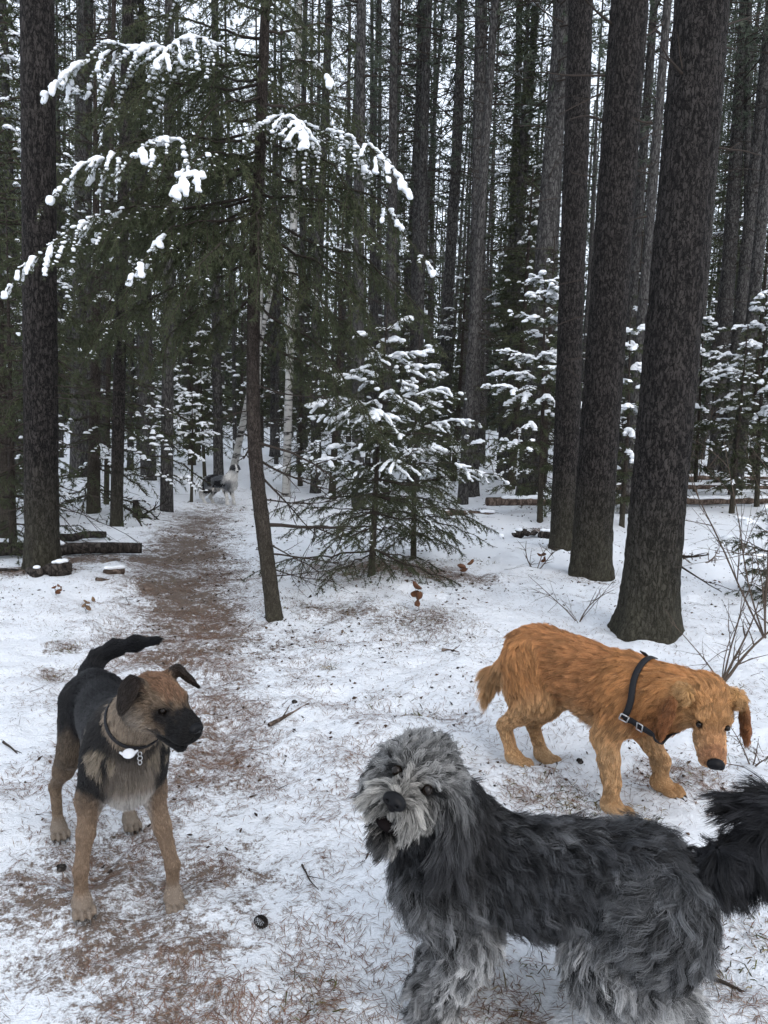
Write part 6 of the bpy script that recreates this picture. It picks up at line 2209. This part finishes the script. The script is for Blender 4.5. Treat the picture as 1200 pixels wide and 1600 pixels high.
# ------------------------------------------------------------------ merle dog far down the trail
def merle_dog():
    g0 = ground_at(346, 786)
    s = Dog('dog', (g0[0], g0[1]), (0.93, -0.36), 'blue merle dog with white chest standing far down the trail', 0.92)
    GR, W, BK = (0.10, 0.106, 0.118), (0.62, 0.61, 0.59), (0.014, 0.014, 0.016)
    b = dict(col=GR, L=0.04, lift=0.2, fall=0.2)
    s.ell(s.l(0.17, 0, 0.43), (0.16, 0.11, 0.14), k=0.05, comb=s.d(-1, 0, -0.6), **b)
    s.ell(s.l(0.0, 0, 0.44), (0.2, 0.11, 0.125), k=0.06, comb=s.d(-1, 0, -0.4), **b)
    s.ell(s.l(-0.18, 0, 0.46), (0.18, 0.105, 0.105), k=0.06, comb=s.d(-1, 0, -0.4), **b)
    wk = dict(col=W, L=0.03, lift=0.2, fall=0.2)
    s.legs([(0.25, 0.08), (0.2, -0.09)], [(-0.25, 0.08), (-0.33, -0.09)], 0.95, b, wk, 0.03, top=0.42, hip_z=0.45, wide=(0.085, 0.08), hock=0.15, toes=False)
    s.set_head(s.l(0.33, 0.0, 0.74), (0.45, -0.87, -0.2), (0, 0, 1), 0.95)
    s.cone(s.l(0.2, 0, 0.47), s.h(-0.03, 0, -0.03), 0.115, 0.075, 0.05, comb=s.d(-0.2, 0, -1), col=W, L=0.05, lift=0.2, fall=0.3)
    s.ell(s.l(0.27, 0, 0.40), (0.07, 0.08, 0.11), k=0.05, comb=s.d(0.1, 0, -1), col=W, L=0.05, lift=0.2)
    H = s.hax
    s.ell(s.h(0, 0, 0.01), np.array((0.075, 0.065, 0.06)), H, 0.03, col=(0.05, 0.05, 0.055), comb=s.hd(-1, 0, 0), L=0.02)
    s.cone(s.h(0.05, 0, -0.015), s.h(0.14, 0, -0.03), 0.042, 0.026, 0.03, col=W, comb=s.hd(-1, 0, 0), L=0.01)
    s.cone(s.h(0.04, 0, -0.055), s.h(0.12, 0, -0.062), 0.028, 0.016, 0.02, col=W, comb=s.hd(-1, 0, 0), L=0.01)
    for g in (1, -1):
        z = unit(s.hd(0.25, 0.5 * g, -1))
        y = unit(np.cross(s.hax[0], z))
        s.ell(s.h(-0.01, g * 0.075, 0.02), (0.035, 0.012, 0.05), np.stack([np.cross(y, z), y, z]), 0.02, col=BK, comb=z, L=0.025)
    tp = [s.l(-0.34, 0, 0.48), s.l(-0.42, 0, 0.36), s.l(-0.46, 0, 0.22), s.l(-0.50, 0, 0.12)]
    for i in range(3):
        s.cone(tp[i], tp[i + 1], (0.045, 0.05, 0.045)[i], (0.05, 0.045, 0.02)[i], 0.03, col=W, L=0.06, lift=0.3, fall=0.4)

    def paint(s, p, col, tip):
        col = col.copy()
        l, h = s.to_local(p), s.to_head(p)
        dh = np.linalg.norm(h, axis=1)
        n = noise3(p * 13, 4) * 0.7 + noise3(p * 27, 6) * 0.3
        m = ((l[:, 0] < 0.2) & (l[:, 2] > 0.2) & (l[:, 0] > -0.42) & (dh > 0.14))
        col[m & (n > 0.47)] = BK
        col[m & (l[:, 2] < 0.33) & (np.abs(l[:, 0]) < 0.15)] = (0.55, 0.53, 0.5)
        x, y, z = h.T
        near = dh < 0.2
        col[near & (np.abs(y) < 0.016) & (x > 0.0)] = W
        col[near & (x > 0.02) & (np.abs(y) > 0.016) & (z > -0.03) & (x < 0.1)] = (0.05, 0.05, 0.055)
        return col, col.copy()
    s.build(0.011, paint)
    s.fur(22000, 6, 4, (0.003, 0.001), 2500, 0.4, 0.12, bright=0.3)
    s.eyes((0.07, 0.035, 0.008), 0.011)
    s.nose((0.165, 0, -0.02), 0.02)
    return s


shep = shepherd_dog()
shag = shaggy_dog()
gold = golden_dog()
merle = merle_dog()
